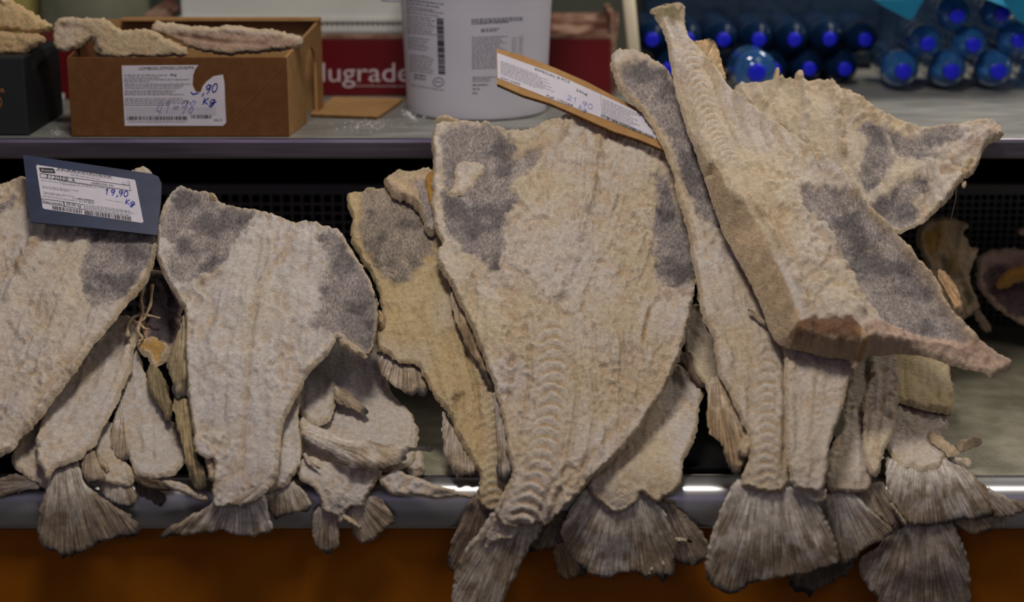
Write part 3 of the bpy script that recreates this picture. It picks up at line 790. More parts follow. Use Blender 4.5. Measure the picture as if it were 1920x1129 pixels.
fr = thing('blue_film', 'torn sheet of bright blue plastic film over the large water bottles', 'plastic film', pt(1780, 0, 1.0))
def film_sheet(name, rows):
    V = []; Fc = []
    for r_ in rows:
        for u, v_, Y_ in r_: V.append(pt(u, v_, Y_))
    m = len(rows[0])
    for i in range(len(rows) - 1):
        for j in range(m - 1): Fc.append((i * m + j, i * m + j + 1, (i + 1) * m + j + 1, (i + 1) * m + j))
    o = mesh_obj(name, V, Fc, M_FILM, fr, True); s = o.modifiers.new('subdivision', 'SUBSURF'); s.levels = 2; s.render_levels = 2
    s = o.modifiers.new('solid', 'SOLIDIFY'); s.thickness = .0008
film_sheet('film_top', [[(1620, -30, 1.20), (1700, -60, 1.2), (1780, -62, 1.2), (1850, -50, 1.2), (1940, -20, 1.2)], [(1628, -8, 1.05), (1700, -36, 1.04), (1780, -40, 1.04), (1850, -24, 1.04), (1950, 30, 1.04)], [(1640, 6, .97), (1690, 4, .965), (1760, -12, .965), (1858, -8, .965), (1960, 60, .965)]])
film_sheet('film_fold', [[(1632, -4, .968), (1672, -2, .965), (1712, -8, .962), (1740, -12, .964)], [(1650, 10, .966), (1684, 16, .963), (1714, 14, .96), (1730, 6, .962)], [(1676, 22, .965), (1696, 34, .962), (1712, 44, .96), (1718, 20, .962)]])
film_sheet('film_fold', [[(1870, -14, .966), (1890, -10, .964), (1940, -6, .964)], [(1890, 14, .966), (1908, 16, .964), (1950, 18, .964)], [(1906, 40, .966), (1920, 46, .964), (1960, 60, .964)]])

v, f = box_vf(X(1205, 100, 1.36), X(2150, 100, 1.36), 1.36, 1.58, SHZ + .0005, SHZ + .24)
t = thing('bottle_pack', 'dark navy shrink wrapped pack behind the rows of water bottles', 'pack', (.6, 1.36, SHZ))
bevel(mesh_obj('pack_wrap', v, f, principled('navy_wrap', (.010, .022, .045), .35, 0, (7, (.02, .04, .075)), .4, (14, .01)), t), .02, 3)
for i in range(7):
    v, f = box_vf(X(1260 + i * 130, 60, 1.36), X(1264 + i * 130, 60, 1.36), 1.357, 1.3601, SHZ + .02, SHZ + .22); mesh_obj('wrap_fold', v, f, bpy.data.materials['navy_wrap'], t)
# dim things far behind on the left
def sack(name, label, cat, u0, u1, v0, v1, Y0, mat, seed):
    c = pt((u0 + u1) / 2, v1, Y0); t = thing(name, label, cat, c)
    x0, x1 = X(u0, v1, Y0), X(u1, v1, Y0); zt, zb_ = Z(v0, Y0), SHZ
    V = []; n = 24; rows = 10; Fc = []
    for j in range(rows + 1):
        h = j / rows; w = (.90 + .10 * math.sin(h * math.pi)) * (1 - .25 * max(0, h - .8) * 3)
        for i in range(n):
            a = 2 * math.pi * i / n; cx = math.copysign(abs(math.cos(a)) ** .7, math.cos(a)); sy_ = math.copysign(abs(math.sin(a)) ** .7, math.sin(a))
            q = 1 + .06 * math.sin(a * 5 + seed + h * 4)
            V.append(((x0 + x1) / 2 + (x1 - x0) / 2 * w * cx * q, Y0 + .10 + .09 * w * sy_ * q, zb_ + (zt - zb_) * h))
    for j in range(rows):
        for i in range(n): Fc.append((j * n + i, j * n + (i + 1) % n, (j + 1) * n + (i + 1) % n, (j + 1) * n + i))
    Fc += [tuple(range(n - 1, -1, -1)), tuple(range(rows * n, rows * n + n))]
    mesh_obj('sack_body', V, Fc, mat, t, True)
    v, f = tube_vf([(x0 + .02, Y0 + .08, zt + .002), ((x0 + x1) / 2, Y0 + .09, zt + .008), (x1 - .02, Y0 + .08, zt + .002)], .008, 8); mesh_obj('sack_seam', v, f, mat, t, True)
sack('cloth_sack', 'blurred olive grey sack far behind the brown box', 'sack', 66, 268, -60, 100, 1.30, M_OLIVE, 1)
sack('cloth_sack', 'narrow blurred yellow sack at the top left corner', 'sack', 6, 62, -60, 100, 1.30, M_YELLOWCLOTH, 3)

# salt crumbs on the shelf and the deck
def crumbs(name, label, spots, plane_z, n, seed):
    r = random.Random(seed); L_ = []; q = at_plane((0, 0, plane_z), (0, 0, 1))
    for (u0, u1, v0, v1, s) in spots:
        for i in range(n):
            u = r.gauss((u0 + u1) / 2, (u1 - u0) / 4); v_ = r.gauss((v0 + v1) / 2, (v1 - v0) / 4); c = q(np.array(u), np.array(v_)); e = s * r.uniform(.3, 1)
            V = [(c[0] + e * a * r.uniform(.6, 1.2), c[1] + e * b * r.uniform(.6, 1.2), c[2] + e * h * .6) for a, b, h in ((1, 0, 0), (-.5, .87, 0), (-.5, -.87, 0), (0, 0, 1.2))]
            L_.append((V, [(0, 2, 1), (0, 1, 3), (1, 2, 3), (2, 0, 3)]))
    V, Fc = joined(L_); o = mesh_obj(name, V, Fc, M_SALT); o['kind'] = 'stuff'; tag(o, label, 'salt'); return o
crumbs('salt_grains', 'scattered white salt grains on the steel shelf before the bucket', [(640, 740, 224, 246, .0022), (600, 820, 215, 250, .0012), (758, 790, 205, 222, .0035), (955, 975, 236, 246, .003), (90, 125, 240, 255, .0012)], SHZ + .0004, 90, 5)
crumbs('salt_grains', 'salt grains strewn over the open deck at the right', [(1800, 1930, 690, 890, .0010), (1800, 1900, 830, 900, .0012), (790, 900, 840, 890, .0012)], -.0002, 110, 6)

# ------------------------------------------------------------------ the dried cod, from the back of the pile to the front
# --- right back: the fish spread over the shelf edge
D_ = SLOPE(.012)
r = fish('split_cod', 'broad cod flap spread over the shelf edge at the upper right, ragged tip pointing right', 'fish', pt(1600, 330, .5))
O_OUT = L('1372,162 1396,155 1430,154 1456,151 1473,144 1488,152 1508,152 1529,150 1556,150 1568,162 1595,174 1625,189 1655,210 1691,228 1721,239 1745,236 1788,231 1818,228 1842,224 1872,234 1884,249 1878,261 1860,267 1842,289 1836,304 1821,331 1794,349 1782,373 1757,397 1736,418 1712,427 1680,445 1640,430 1560,340 1450,245 1390,195')
sheet(r, 'body', O_OUT, D_, T=.012, rough=1.3, yellow=.25, jag=2.5,
      patches=[('belly_lining', L('1613,240 1649,234 1691,261 1715,270 1748,237 1791,231 1794,261 1745,289 1800,313 1751,304 1676,292 1667,313 1640,349 1625,361 1613,343 1625,270'), 'grey', 9),
               ('belly_lining', L('1694,343 1721,334 1742,343 1739,361 1715,379 1727,391 1715,420 1690,440 1640,420 1628,385 1660,372'), 'grey', 10)],
      ridges=[(L('1504,140 1510,190 1506,250 1500,300'), 9, .014, 'flesh'), (L('1560,155 1568,190 1575,240 1580,290'), 7, .011, 'tan'), (L('1462,150 1445,180 1430,205'), 7, .010, 'tan'), (L('1473,146 1490,180 1492,240'), 5, .005), (L('1585,190 1620,205 1650,228'), 9, .004, 'tan'), (L('1655,240 1664,262 1672,292 1668,310'), 6, .006, 'flesh'), (L('1690,330 1740,310 1790,320'), 8, .005), (L('1780,300 1830,270 1860,250'), 6, .005, 'pink'), (L('1745,400 1780,360 1800,330'), 6, .005)],
      bumps=[(1535, 220, 26, .006), (1470, 215, 24, .005), (1840, 245, 24, .006), (1700, 300, 30, -.006)], flow=L('1500,140 1560,300 1620,430'))
for s in ('1450,152 1453,132 1458,124 1462,129 1459,153', '1489,152 1491,136 1498,132 1506,134 1509,153'):
    sheet(r, 'rib_stub', L(s), SLOPE(.016), T=.006, tb=.004, w=6, sp=3, jag=1, kind='tan', rough=.4)
pth = np.stack([pt(1793, 346, .455), pt(1792, 372, .452), pt(1786, 398, .449), pt(1781, 424, .452)])
v, f = tube_vf(pth, .0007, 5); mesh_obj('loose_thread', v, f, principled('pale_thread', (.5, .40, .28), .8), r, True)
sheet(r, 'dangling_shred', L('1804,342 1812,338 1813,348 1808,354 1803,350'), SLOPE(.016), T=.004, w=4, sp=2.5, kind='tan', jag=.6, rough=.3)
sheet(r, 'dangling_shred', L('1816,296 1838,301 1832,315 1824,330 1806,336 1800,322'), SLOPE(.018), T=.006, w=6, sp=3, kind='tan', jag=2, rough=.8)

# --- scraps on the deck at the right
d = UPRIGHT(.61, .0, .67, .27)
r = fish('cod_scrap', 'crumpled yellowish cod scrap standing before the fine crate at the right', 'fish scrap', pt(1780, 668, .61))
sheet(r, 'skin', L('1716,437 1731,413 1752,406 1782,409 1812,419 1818,426 1803,437 1815,446 1814,466 1833,467 1830,480 1824,500 1814,521 1830,549 1836,570 1833,585 1809,596 1802,612 1818,652 1800,672 1770,672 1755,600 1745,520 1719,458'), d, T=.012, rough=1.4, kind='tan', sp=4, jag=3,
      patches=[('stained_patch', L('1722,440 1748,430 1756,460 1752,490 1735,470'), 'ochre', 8), ('stained_patch', L('1760,478 1785,490 1788,520 1765,505'), 'olive', 8), ('stained_patch', L('1808,545 1822,540 1824,560 1812,570'), 'olive', 5)],
      ridges=[(L('1758,412 1762,440 1775,470 1784,505'), 7, .010, 'ochre'), (L('1800,430 1792,470 1800,510 1818,545'), 6, .010, 'tan'), (L('1815,470 1806,500 1800,520'), 5, .007)], flow=L('1760,400 1790,500 1820,590'))
fins(r, 'fin_stub', '1822,588 1836,578 1846,592 1856,608 1858,624 1852,626 1843,618 1832,602', UPRIGHT(.60, .0, .66, .27), (1825, 570), salt=.1)
d = UPRIGHT(.63, .0, .72, .22)
r = fish('cod_scrap', 'purplish bowl of dried cod skin with an amber bone strip at the right edge', 'fish scrap', pt(1960, 650, .62))
sheet(r, 'skin', L('1830,487 1838,477 1852,471 1870,466 1895,468 1920,470 1970,478 2020,560 2025,640 1985,668 1945,632 1918,611 1891,594 1861,573 1842,551 1829,525'), d, T=.010, kind='pink', rough=.6, sp=5,
      patches=[('inner_membrane', L('1845,500 1880,498 1920,500 1975,500 1975,590 1935,602 1895,585 1868,566 1852,548 1842,525'), 'purple', 8)], bumps=[(1890, 535, 34, -.012), (1935, 570, 40, -.01)], tint=(1, .95, 1))
sheet(r, 'bone_strip', L('1861,540 1868,526 1885,510 1905,500 1922,496 1960,486 1966,512 1925,527 1905,530 1892,538 1876,545'), UPRIGHT(.605, .0, .695, .22), T=.007, kind='amber', rough=.5, sp=4, w=10, rim=.2)
r = fish('cod_scrap', 'small cream cod tip poking in at the right edge before the fine crate', 'fish scrap', pt(2030, 660, .65))
sheet(r, 'flesh', L('1907,437 1914,430 1925,427 1960,420 2030,520 2060,660 2020,668 1990,560 1956,452 1925,444'), UPRIGHT(.66, .0, .76, .27), T=.010, sp=3.5, w=7)
r = fish('cod_scrap', 'small twisted cream shred lying on the open deck at the right', 'fish scrap', pt(1815, 846, .1))
sheet(r, 'flesh', L('1788,838 1799,831 1814,829 1822,819 1832,822 1843,827 1841,834 1825,838 1812,845 1800,847'), LOW(.006, .12), T=.010, tb=.006, sp=3, w=8, kind='tan', jag=1)

# --- right: flat slabs and tails
d = LOW(.002, .20)
r = fish('split_cod', 'yellowish cod slab with a rounded corner on the open deck, right side', 'fish', pt(1720, 770, .2))
sheet(r, 'flesh', L('1640,640 1700,655 1755,669 1779,684 1784,708 1788,739 1790,761 1783,779 1740,773 1700,762 1660,752 1640,700'), LOW(.016, .20), T=.010, rough=.9, yellow=.5, tint=(1, .98, .84), ridges=[(L('1690,690 1730,720 1760,760'), 9, -.004), (L('1750,715 1758,742'), 5, -.002, 'tan')])
r = fish('split_cod', 'pale cod tail end with a wide brown fan at the far right of the rim', 'fish', pt(1740, 900, .05))
d = LOW(.003, .24)
sheet(r, 'flesh', L('1670,740 1720,750 1780,768 1778,790 1777,806 1764,815 1777,830 1788,842 1780,850 1770,856 1766,872 1739,884 1699,879 1673,862 1662,845 1660,800'), d, T=.008, rough=.7, yellow=.1, ridges=[(L('1690,785 1706,808 1740,822 1790,845'), 6, .004), (L('1700,800 1712,815'), 4, -.004, 'brown')])
sheet(r, 'flesh_strip', L('1735,806 1760,818 1785,838 1803,850 1795,856 1776,852 1750,834'), LOW(.010, .24), T=.005, sp=4, w=6, kind='tan', rough=.6)
fins(r, 'tail_fin', '1658,838 1663,856 1692,868 1733,872 1762,862 1773,850 1791,864 1818,886 1855,915 1865,936 1871,960 1855,970 1805,974 1765,984 1738,986 1706,989 1685,957 1667,925 1659,896', LOW(.000, .24), (1722, 760), sp=4)
fins(r, 'tail_fin', '1848,908 1870,922 1900,938 1948,946 1950,956 1920,962 1892,968 1876,972 1862,966', LOW(.004, .24), (1790, 860), salt=.5)
sheet(r, 'curled_edge', L('1773,855 1794,858 1817,861 1822,868 1817,876 1806,868 1790,863'), LOW(.010, .24), T=.003, sp=3, w=4, kind='pale', jag=.8, rough=.3)
fins(r, 'hanging_shred', '1785,968 1830,972 1868,962 1862,985 1852,998 1842,995 1831,1003 1818,998 1807,991', LOW(-.006, .24), (1810, 930), salt=.0, jag=3.5)
fins(r, 'hanging_shred', '1870,966 1884,970 1890,985 1884,997 1876,992', LOW(-.004, .24), (1872, 930), salt=.0, jag=2.5)
r = fish('cod_tail', 'dark rounded cod tail hanging lowest below the rim at the right', 'fish', pt(1720, 960, 0))
fins(r, 'tail_fin', '1691,960 1733,955 1781,965 1799,1008 1815,1042 1819,1082 1818,1129 1817,1170 1645,1172 1645,1119 1624,1103 1614,1082 1608,1055 1622,1039 1659,1015', LOW(-.009, .3), (1722, 880), salt=.45, T=.004, bumps=[(1690, 1060, 26, .008), (1760, 1050, 40, .012)], tint=(.85, .85, .92))
sheet(r, 'tail_root', L('1690,930 1780,940 1785,975 1740,985 1695,975'), LOW(-.012, .3), T=.006, sp=6, kind='grey')
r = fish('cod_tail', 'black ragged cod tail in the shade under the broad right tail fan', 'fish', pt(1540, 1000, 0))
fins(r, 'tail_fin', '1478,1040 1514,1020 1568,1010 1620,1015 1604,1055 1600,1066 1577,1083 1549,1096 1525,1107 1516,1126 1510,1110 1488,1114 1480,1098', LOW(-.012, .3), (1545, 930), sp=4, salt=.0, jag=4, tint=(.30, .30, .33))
r = fish('split_cod', 'narrow cod with two ribbed straps, between the vertebra fish and the slab at the right', 'fish', pt(1610, 925, .03))
sheet(r, 'belly_flap', L('1590,650 1600,690 1587,732 1579,775 1583,806 1566,824 1556,845 1551,880 1548,900 1555,926 1568,921 1600,925 1625,923 1634,904 1640,880 1645,800 1650,700 1640,650'), LOW(.012, .42), T=.008, rough=.8, yellow=.15, jag=1.8, flow=L('1615,650 1605,780 1595,930'), ridges=[(L('1600,780 1598,850 1595,915'), 5, .003)])
sheet(r, 'body', L('1628,650 1650,645 1686,655 1687,747 1682,774 1675,802 1666,831 1655,858 1650,889 1646,897 1636,896 1622,871 1616,827 1618,803 1621,776 1613,754 1626,725 1633,705'), LOW(.024, .42), T=.008, rough=.8, yellow=.1, flow=L('1665,640 1660,760 1640,900'), ridges=[(L('1660,680 1652,760 1640,860'), 4, -.004, 'tan'), (L('1675,690 1668,770 1655,850'), 4, .003), (L('1630,760 1626,830'), 3, -.004, 'brown')])
fins(r, 'tail_fin', '1544,935 1560,915 1590,915 1615,940 1640,965 1676,990 1670,1006 1650,1014 1623,1025 1604,1047 1579,1066 1568,1045 1560,990', LOW(.004, .42), (1555, 880), salt=1.3, sp=4)
fins(r, 'tail_fin', '1585,905 1631,905 1655,900 1664,924 1682,950 1702,986 1690,993 1676,992 1650,975 1612,945', LOW(-.002, .42), (1600, 860), salt=.1, sp=4)
sheet(r, 'fin_spine', L('1668,936 1676,948 1690,966 1702,984 1696,988 1682,968 1670,950'), LOW(.004, .42), T=.003, sp=3, w=3, kind='tan', jag=.5, rough=.2)

# --- behind the big fish: pale sliver and the fish under it
r = fish('split_cod', 'pale sliver of cod in the dark gap right of the largest cod', 'fish', pt(1310, 730, .1))
sheet(r, 'flesh', L('1285,575 1330,570 1380,640 1380,760 1340,760 1324,732 1306,704 1297,677 1285,660 1280,640'), LOW(.006, .55), T=.007, rough=.6, yellow=.25)
fins(r, 'side_fin', '1277,660 1290,664 1300,685 1312,706 1322,722 1318,729 1300,710 1284,694 1268,680', LOW(.012, .55), (1275, 640), salt=.1, tint=(.5, .45, .45))
r = fish('split_cod', 'smooth cream cod with a broad dark fan tail, under the largest cod', 'fish', pt(1200, 910, .03))
d = LOW(.008, .45)
sheet(r, 'flesh', L('1150,700 1230,670 1270,684 1295,700 1316,722 1318,747 1310,780 1306,805 1297,837 1280,872 1275,903 1265,926 1245,934 1236,945 1215,934 1202,920 1196,936 1180,952 1155,963 1130,950 1110,930 1100,905 1110,840 1120,780'), d, T=.009, rough=.6, yellow=.3, ridges=[(L('1230,720 1215,800 1190,880'), 10, .004)], patches=[])
fins(r, 'tail_fin', '1088,925 1110,910 1130,935 1155,945 1185,935 1198,915 1210,932 1237,948 1252,970 1260,1000 1265,1035 1265,1077 1258,1084 1252,1080 1247,1090 1240,1094 1233,1082 1225,1078 1216,1088 1207,1083 1190,1070 1165,1074 1145,1082 1120,1082 1095,1072 1077,1052 1062,1025 1050,1000 1057,977 1070,955', LOW(.002, .45), (1172, 830), sp=4, salt=1.0, bumps=[(1150, 1000, 40, .006)])
for s in ('1240,1050 1244,1070 1248,1090 1250,1072 1246,1052', '1222,1062 1215,1076 1210,1088 1219,1078 1226,1064'):
    sheet(r, 'fin_spine', L(s), LOW(.008, .45), T=.002, sp=2.5, w=2, kind='tan', jag=.3, rough=.1)
r = fish('cod_tail', 'dark split tail lobe between the broad fan tail and the vertebra fish', 'fish', pt(1290, 950, 0))
fins(r, 'tail_fin', '1225,920 1250,938 1267,950 1295,973 1319,1000 1331,1025 1333,1039 1317,1052 1303,1061 1281,1058 1267,1052 1255,1010', LOW(-.006, .45), (1225, 890), salt=.4, sp=4, jag=3)
sheet(r, 'torn_edge', L('1264,1008 1280,1008 1297,1013 1300,1018 1285,1016 1268,1015'), LOW(.000, .45), T=.003, sp=3, w=3, kind='pale', jag=.8, rough=.3)
fins(r, 'side_fin', '1238,936 1252,936 1268,939 1266,944 1250,945 1238,942', LOW(.002, .45), (1225, 938), salt=0, jag=.8, sp=3, tint=(.5, .5, .5))
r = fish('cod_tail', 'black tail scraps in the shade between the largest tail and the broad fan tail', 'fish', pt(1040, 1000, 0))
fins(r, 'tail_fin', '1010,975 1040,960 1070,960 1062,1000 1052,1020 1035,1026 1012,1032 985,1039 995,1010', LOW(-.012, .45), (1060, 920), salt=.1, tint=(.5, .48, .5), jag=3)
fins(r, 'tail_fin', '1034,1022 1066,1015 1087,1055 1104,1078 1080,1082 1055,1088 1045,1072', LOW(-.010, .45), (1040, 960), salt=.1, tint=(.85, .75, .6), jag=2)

# --- left-centre heap
d = LOW(-.006, .42)
r = fish('split_cod', 'pale smooth cod belly deep in the heap between the second and third fish', 'fish', pt(700, 880, .1))
sheet(r, 'flesh', L('640,630 702,650 713,690 735,738 767,772 780,790 787,810 781,850 765,882 700,888 620,880 560,860 545,780 560,700 590,660'), d, T=.012, kind='pale', rough=.55, ridges=[(L('770,790 765,830 755,870'), 5, -.004)], bumps=[(690, 800, 50, .008)])
sheet(r, 'torn_slab', L('778,838 795,850 797,862 790,895 768,892 760,880'), LOW(-.012, .42), T=.006, kind='pale', sp=4)
r = fish('cod_piece', 'small pale belly piece with a narrow dark fin, shaded by the second fish', 'fish', pt(600, 790, .15))
sheet(r, 'flesh', L('540,720 562,690 600,690 627,718 634,740 627,770 622,790 606,803 582,792 562,776 545,760'), LOW(.012, .42), T=.008, kind='pale', rough=.4)
fins(r, 'side_fin', '622,718 640,728 665,745 685,763 693,772 683,778 667,772 647,760 628,754', LOW(.022, .42), (585, 705), salt=.3, sp=3, T=.005)
r = fish('cod_tail', 'long grey brown fin piece lying crosswise over the pale belly', 'fish', pt(680, 870, .1))
fins(r, 'side_fin', '562,776 582,792 607,806 625,818 650,822 687,830 725,835 755,838 785,838 812,841 810,846 785,845 758,851 764,861 745,868 720,876 695,880 667,878 650,870 625,852 600,838 566,818', LOW(.030, .42), (420, 740), sp=3.5, salt=.9, T=.006, bumps=[(680, 850, 26, .010)], w=7)
sheet(r, 'flesh', L('563,778 582,794 607,808 628,822 655,832 640,842 610,834 580,822 564,808'), LOW(.034, .42), T=.004, kind='pale', sp=4, rough=.4)
r = fish('cod_tail', 'small cream tail piece with two separate grey lobes hanging over the rim', 'fish', pt(650, 900, .04))
d = LOW(.004, .42)
sheet(r, 'flesh', L('555,868 580,855 605,862 640,872 690,878 726,884 712,894 702,911 688,926 684,953 668,952 655,950 647,965 642,980 635,981 632,967 618,962 602,960 601,940 595,920 582,909 570,907 560,892'), d, T=.008, kind='pale', rough=.6, sp=3.5, jag=2)
fins(r, 'tail_fin', '590,955 612,952 632,962 637,990 635,1025 629,1032 622,1030 617,1040 608,1035 596,1026 586,1005 584,980', LOW(-.001, .42), (612, 900), sp=3.5, salt=.5)
fins(r, 'tail_fin', '645,958 670,945 688,935 700,928 713,935 728,950 745,977 732,987 712,997 700,1012 680,1021 667,1010 655,988', LOW(-.001, .42), (640, 900), sp=3.5, salt=.5)
sheet(r, 'fin_spine', L('641,962 650,966 664,976 681,991 676,992 660,982 644,976'), LOW(.006, .42), T=.003, sp=3, w=3, kind='tan', jag=.4, rough=.2)
fins(r, 'side_fin', '566,844 573,848 582,864 603,878 599,881 582,874 571,860', LOW(.016, .42), (562, 835), sp=3, salt=.6, jag=.8)
r = fish('cod_piece', 'pale fringed cod strip lying along the rim, pointing right', 'fish', pt(800, 920, .03))
sheet(r, 'flesh', L('708,898 722,889 738,882 752,880 765,892 800,902 837,915 870,924 896,930 876,934 837,932 812,937 790,933 770,931 745,930 728,924 715,910'), LOW(.010, .38), T=.012, tb=.006, kind='pale', sp=3.5, jag=2.5, rough=.7, w=12,
      patches=[('skin_edge', L('800,926 840,920 898,926 898,940 840,940 812,942'), 'grey', 7)], flow=L('710,900 800,920 900,932'))
# --- left: small fish below the edge fish
r = fish('split_cod', 'small pale cod slab poking out at the lower left, left of the hanging tail', 'fish', pt(50, 890, .03))
sheet(r, 'flesh', L('40,800 80,770 110,800 110,900 86,918 68,906 50,897 27,878 18,862 28,842'), LOW(.000, .45), T=.009, kind='flesh', rough=.6)
r = fish('cod_tail', 'dark grey fin shreds on the rim at the left picture edge', 'fish', pt(20, 915, .03))
fins(r, 'tail_fin', '-60,905 0,897 18,891 33,886 60,898 84,921 76,924 57,913 30,924 0,931 -60,938', LOW(-.003, .40), (120, 900), salt=.4, jag=3, sp=4, tint=(.55, .55, .6))
r = fish('cod_tail', 'short pale cod tail end with a grey fringe, beside the hanging left tail', 'fish', pt(220, 930, .03))
sheet(r, 'flesh', L('170,800 207,790 222,800 222,850 240,867 253,892 249,910 222,912 190,909 192,885 180,862'), LOW(.004, .45), T=.008, kind='pale', rough=.6, sp=4, jag=2.5)
fins(r, 'tail_fin', '178,896 205,898 247,900 258,932 255,950 245,955 225,948 205,938 188,930', LOW(-.002, .45), (215, 850), salt=.8, sp=3.5)
sheet(r, 'tan_scrap', L('180,858 192,860 203,872 205,882 196,884 186,874'), LOW(.012, .45), T=.004, sp=3, w=4, kind='tan', rough=.4)
r = fish('split_cod', 'small pale cod slab with a ragged white bottom edge, second below the left fish', 'fish', pt(290, 890, .04))
d = LOW(.008, .45)
sheet(r, 'flesh', L('238,640 262,660 275,715 300,766 330,794 347,808 352,840 350,862 338,882 327,892 297,898 270,895 252,890 245,864 234,832 226,790 226,745'), d, T=.010, kind='pale', rough=.9, jag=2, patches=[('skin_patch', L('318,790 350,800 352,850 340,835 325,815'), 'olive', 10)])
fins(r, 'side_fin', '230,742 222,758 213,790 208,815 210,845 222,860 238,867 245,862 236,835 230,800', LOW(.010, .45), (236, 690), salt=.8, sp=3.5)
sheet(r, 'skin_edge', L('241,893 252,889 275,892 297,900 315,910 327,921 312,922 285,918 258,908'), LOW(.004, .45), T=.004, sp=3.5, kind='brown', tint=(.35, .35, .35), rough=.5)
r = fish('cod_tail', 'thin pale fringed strip and dark shred on the rim left of the second tail', 'fish', pt(330, 915, .03))
sheet(r, 'flesh', L('297,900 317,898 340,906 362,916 392,930 388,942 362,934 340,925 327,920 305,910'), LOW(.010, .40), T=.006, tb=.003, kind='pale', sp=3.5, jag=2.5, rough=.6)
fins(r, 'tail_fin', '252,905 285,912 308,922 311,935 304,953 292,948 275,935 256,925', LOW(-.010, .45), (270, 870), salt=.1, tint=(.4, .38, .42), jag=3)
r = fish('split_cod', 'small tan cod with a full grey tail fan hanging over the rim at the left', 'fish', pt(160, 900, .03))
d = LOW(.026, .45)
sheet(r, 'flesh', L('130,640 200,590 240,592 262,606 258,640 250,662 246,690 236,720 225,748 212,772 200,792 186,815 177,838 165,848 155,862 146,868 125,872 106,880 96,896 86,902 80,882 70,862 68,825 75,792 100,730'), d, T=.011, rough=.8, yellow=.05, ridges=[(L('245,640 232,690 212,740 185,790'), 5, .004), (L('200,700 190,740 150,790'), 12, .005)], patches=[], flow=L('235,600 180,740 115,880'))
fins(r, 'tail_fin', '90,886 104,868 125,858 146,858 152,880 160,905 185,930 215,947 250,970 266,985 257,1005 240,1005 220,1007 195,1015 176,1024 165,1030 152,1040 143,1036 135,1045 124,1042 117,1050 110,1035 85,1030 72,1017 70,987 77,950 85,920', LOW(.012, .45), (112, 800), sp=4, salt=.75, T=.004)
fins(r, 'side_fin', '150,870 160,845 175,838 186,872 200,890 195,902 178,899 165,907 156,892', LOW(.018, .45), (165, 815), salt=.1, sp=3.5)
# --- dark cavity between the first two fish
r = fish('cod_scrap', 'tangle of dried gristle strands in the dark gap between the first two fish', 'fish scrap', pt(270, 640, .2))
for i, (q, rad) in enumerate([([(268, 535), (264, 565), (268, 590), (258, 612)], .0035), ([(285, 535), (283, 570), (272, 596), (262, 605)], .003), ([(240, 632), (238, 612), (248, 596), (262, 590), (280, 592), (300, 597)], .004), ([(250, 604), (262, 606), (270, 616), (278, 618)], .003), ([(262, 604), (258, 622), (268, 634), (260, 642)], .003)]):
    Y0 = [float(LOW(.040, .5)(a, b)) for a, b in q]
    p_ = np.stack([pt(a, b, y) for (a, b), y in zip(q, Y0)]); tt = np.linspace(0, 1, 14); s_ = np.linspace(0, 1, len(q))
    p_ = np.stack([np.interp(tt, s_, p_[:, k]) for k in range(3)], 1)
    v, f = tube_vf(p_, rad * (1 - .5 * tt) * (1 + .25 * np.sin(tt * 17 + i)), 7); mesh_obj('gristle_strand', v, f, principled('dry_gristle', (.40, .28, .17), .7, 0, (150, (.48, .36, .22)), .3, (300, .001)) if i == 0 else bpy.data.materials['dry_gristle'], r, True)
r = fish('cod_scrap', 'yellowish translucent skin scrap with a dark drooping fin between the first two fish', 'fish scrap', pt(300, 690, .2))
sheet(r, 'skin', L('257,645 270,638 287,634 305,642 322,652 316,672 305,682 295,690 286,690 277,692 282,678 270,670 260,658'), LOW(.034, .45), T=.006, kind='tan', sp=3.5, yellow=.5, patches=[('stained_patch', L('270,650 295,648 308,660 295,676 282,668'), 'ochre', 10)], rough=.6)
fins(r, 'side_fin', '275,690 297,686 312,718 324,756 322,790 316,794 309,782 294,757 279,728', LOW(.030, .45), (283, 640), salt=.05, sp=3.5, T=.005, tint=(.8, .8, .62))
sheet(r, 'gap_shade_sheet', L('270,500 330,520 345,600 330,660 300,650 270,640 262,580'), LOW(.002, .55), T=.004, kind='dark', sp=6, tint=(1.6, 1.4, 1.5))  # near-black sheet, shade of the cavity put into its colour
# --- fish F: yellowish fish behind the largest one
d = SLOPE(-.004)
r = fish('split_cod', 'yellowish split cod leaning behind the left edge of the largest cod', 'fish', pt(800, 900, .05))
sheet(r, 'body', L('648,370 656,360 681,357 688,350 704,353 720,352 745,345 800,340 850,330 905,350 960,430 1000,560 1000,700 985,830 962,915 940,950 922,957 900,950 893,930 895,912 900,886 890,874 875,850 856,812 840,775 825,760 808,735 793,705 785,686 750,680 725,663 702,650 701,640 705,625 720,606 713,580 711,560 707,539 697,517 678,491 664,466 659,450 662,408 652,396'), d, T=.013, rough=1.05, yellow=.75, tint=(.97, .93, .80),
      patches=[('belly_lining', L('686,365 720,354 729,376 752,380 774,396 793,408 796,434 812,450 806,478 799,494 774,517 745,539 720,526 704,498 691,485 677,463 675,427 680,389'), 'grey', 9), ('dark_stain', L('846,742 868,732 876,738 860,752 848,758'), 'brown', 7)],
      spine=(L('880,560 905,640 925,720 935,800 930,900'), 24, 15, .0035, 60, 400), ridges=[(L('664,470 690,512 710,555 712,590'), 6, .004, 'tan'), (L('680,372 672,430 680,480'), 4, .003, 'tan')], bumps=[(740, 440, 50, .008)], flow=L('740,360 800,560 900,900'))
sheet(r, 'shoulder_bone', L('717,340 728,332 745,327 762,328 780,324 799,317 812,319 830,330 828,420 808,450 797,432 792,410 780,390 768,380 752,378 745,376 733,374 728,358'), SLOPE(.010), T=.014, kind='tan', rough=1.2, sp=4, w=9, patches=[('skin_patch', L('778,350 800,345 830,360 826,430 806,445 794,410'), 'grey', 8)], ridges=[(L('722,342 745,362 765,388'), 6, .006, 'pink'), (L('775,345 780,370 788,400'), 6, .006, 'tan')])
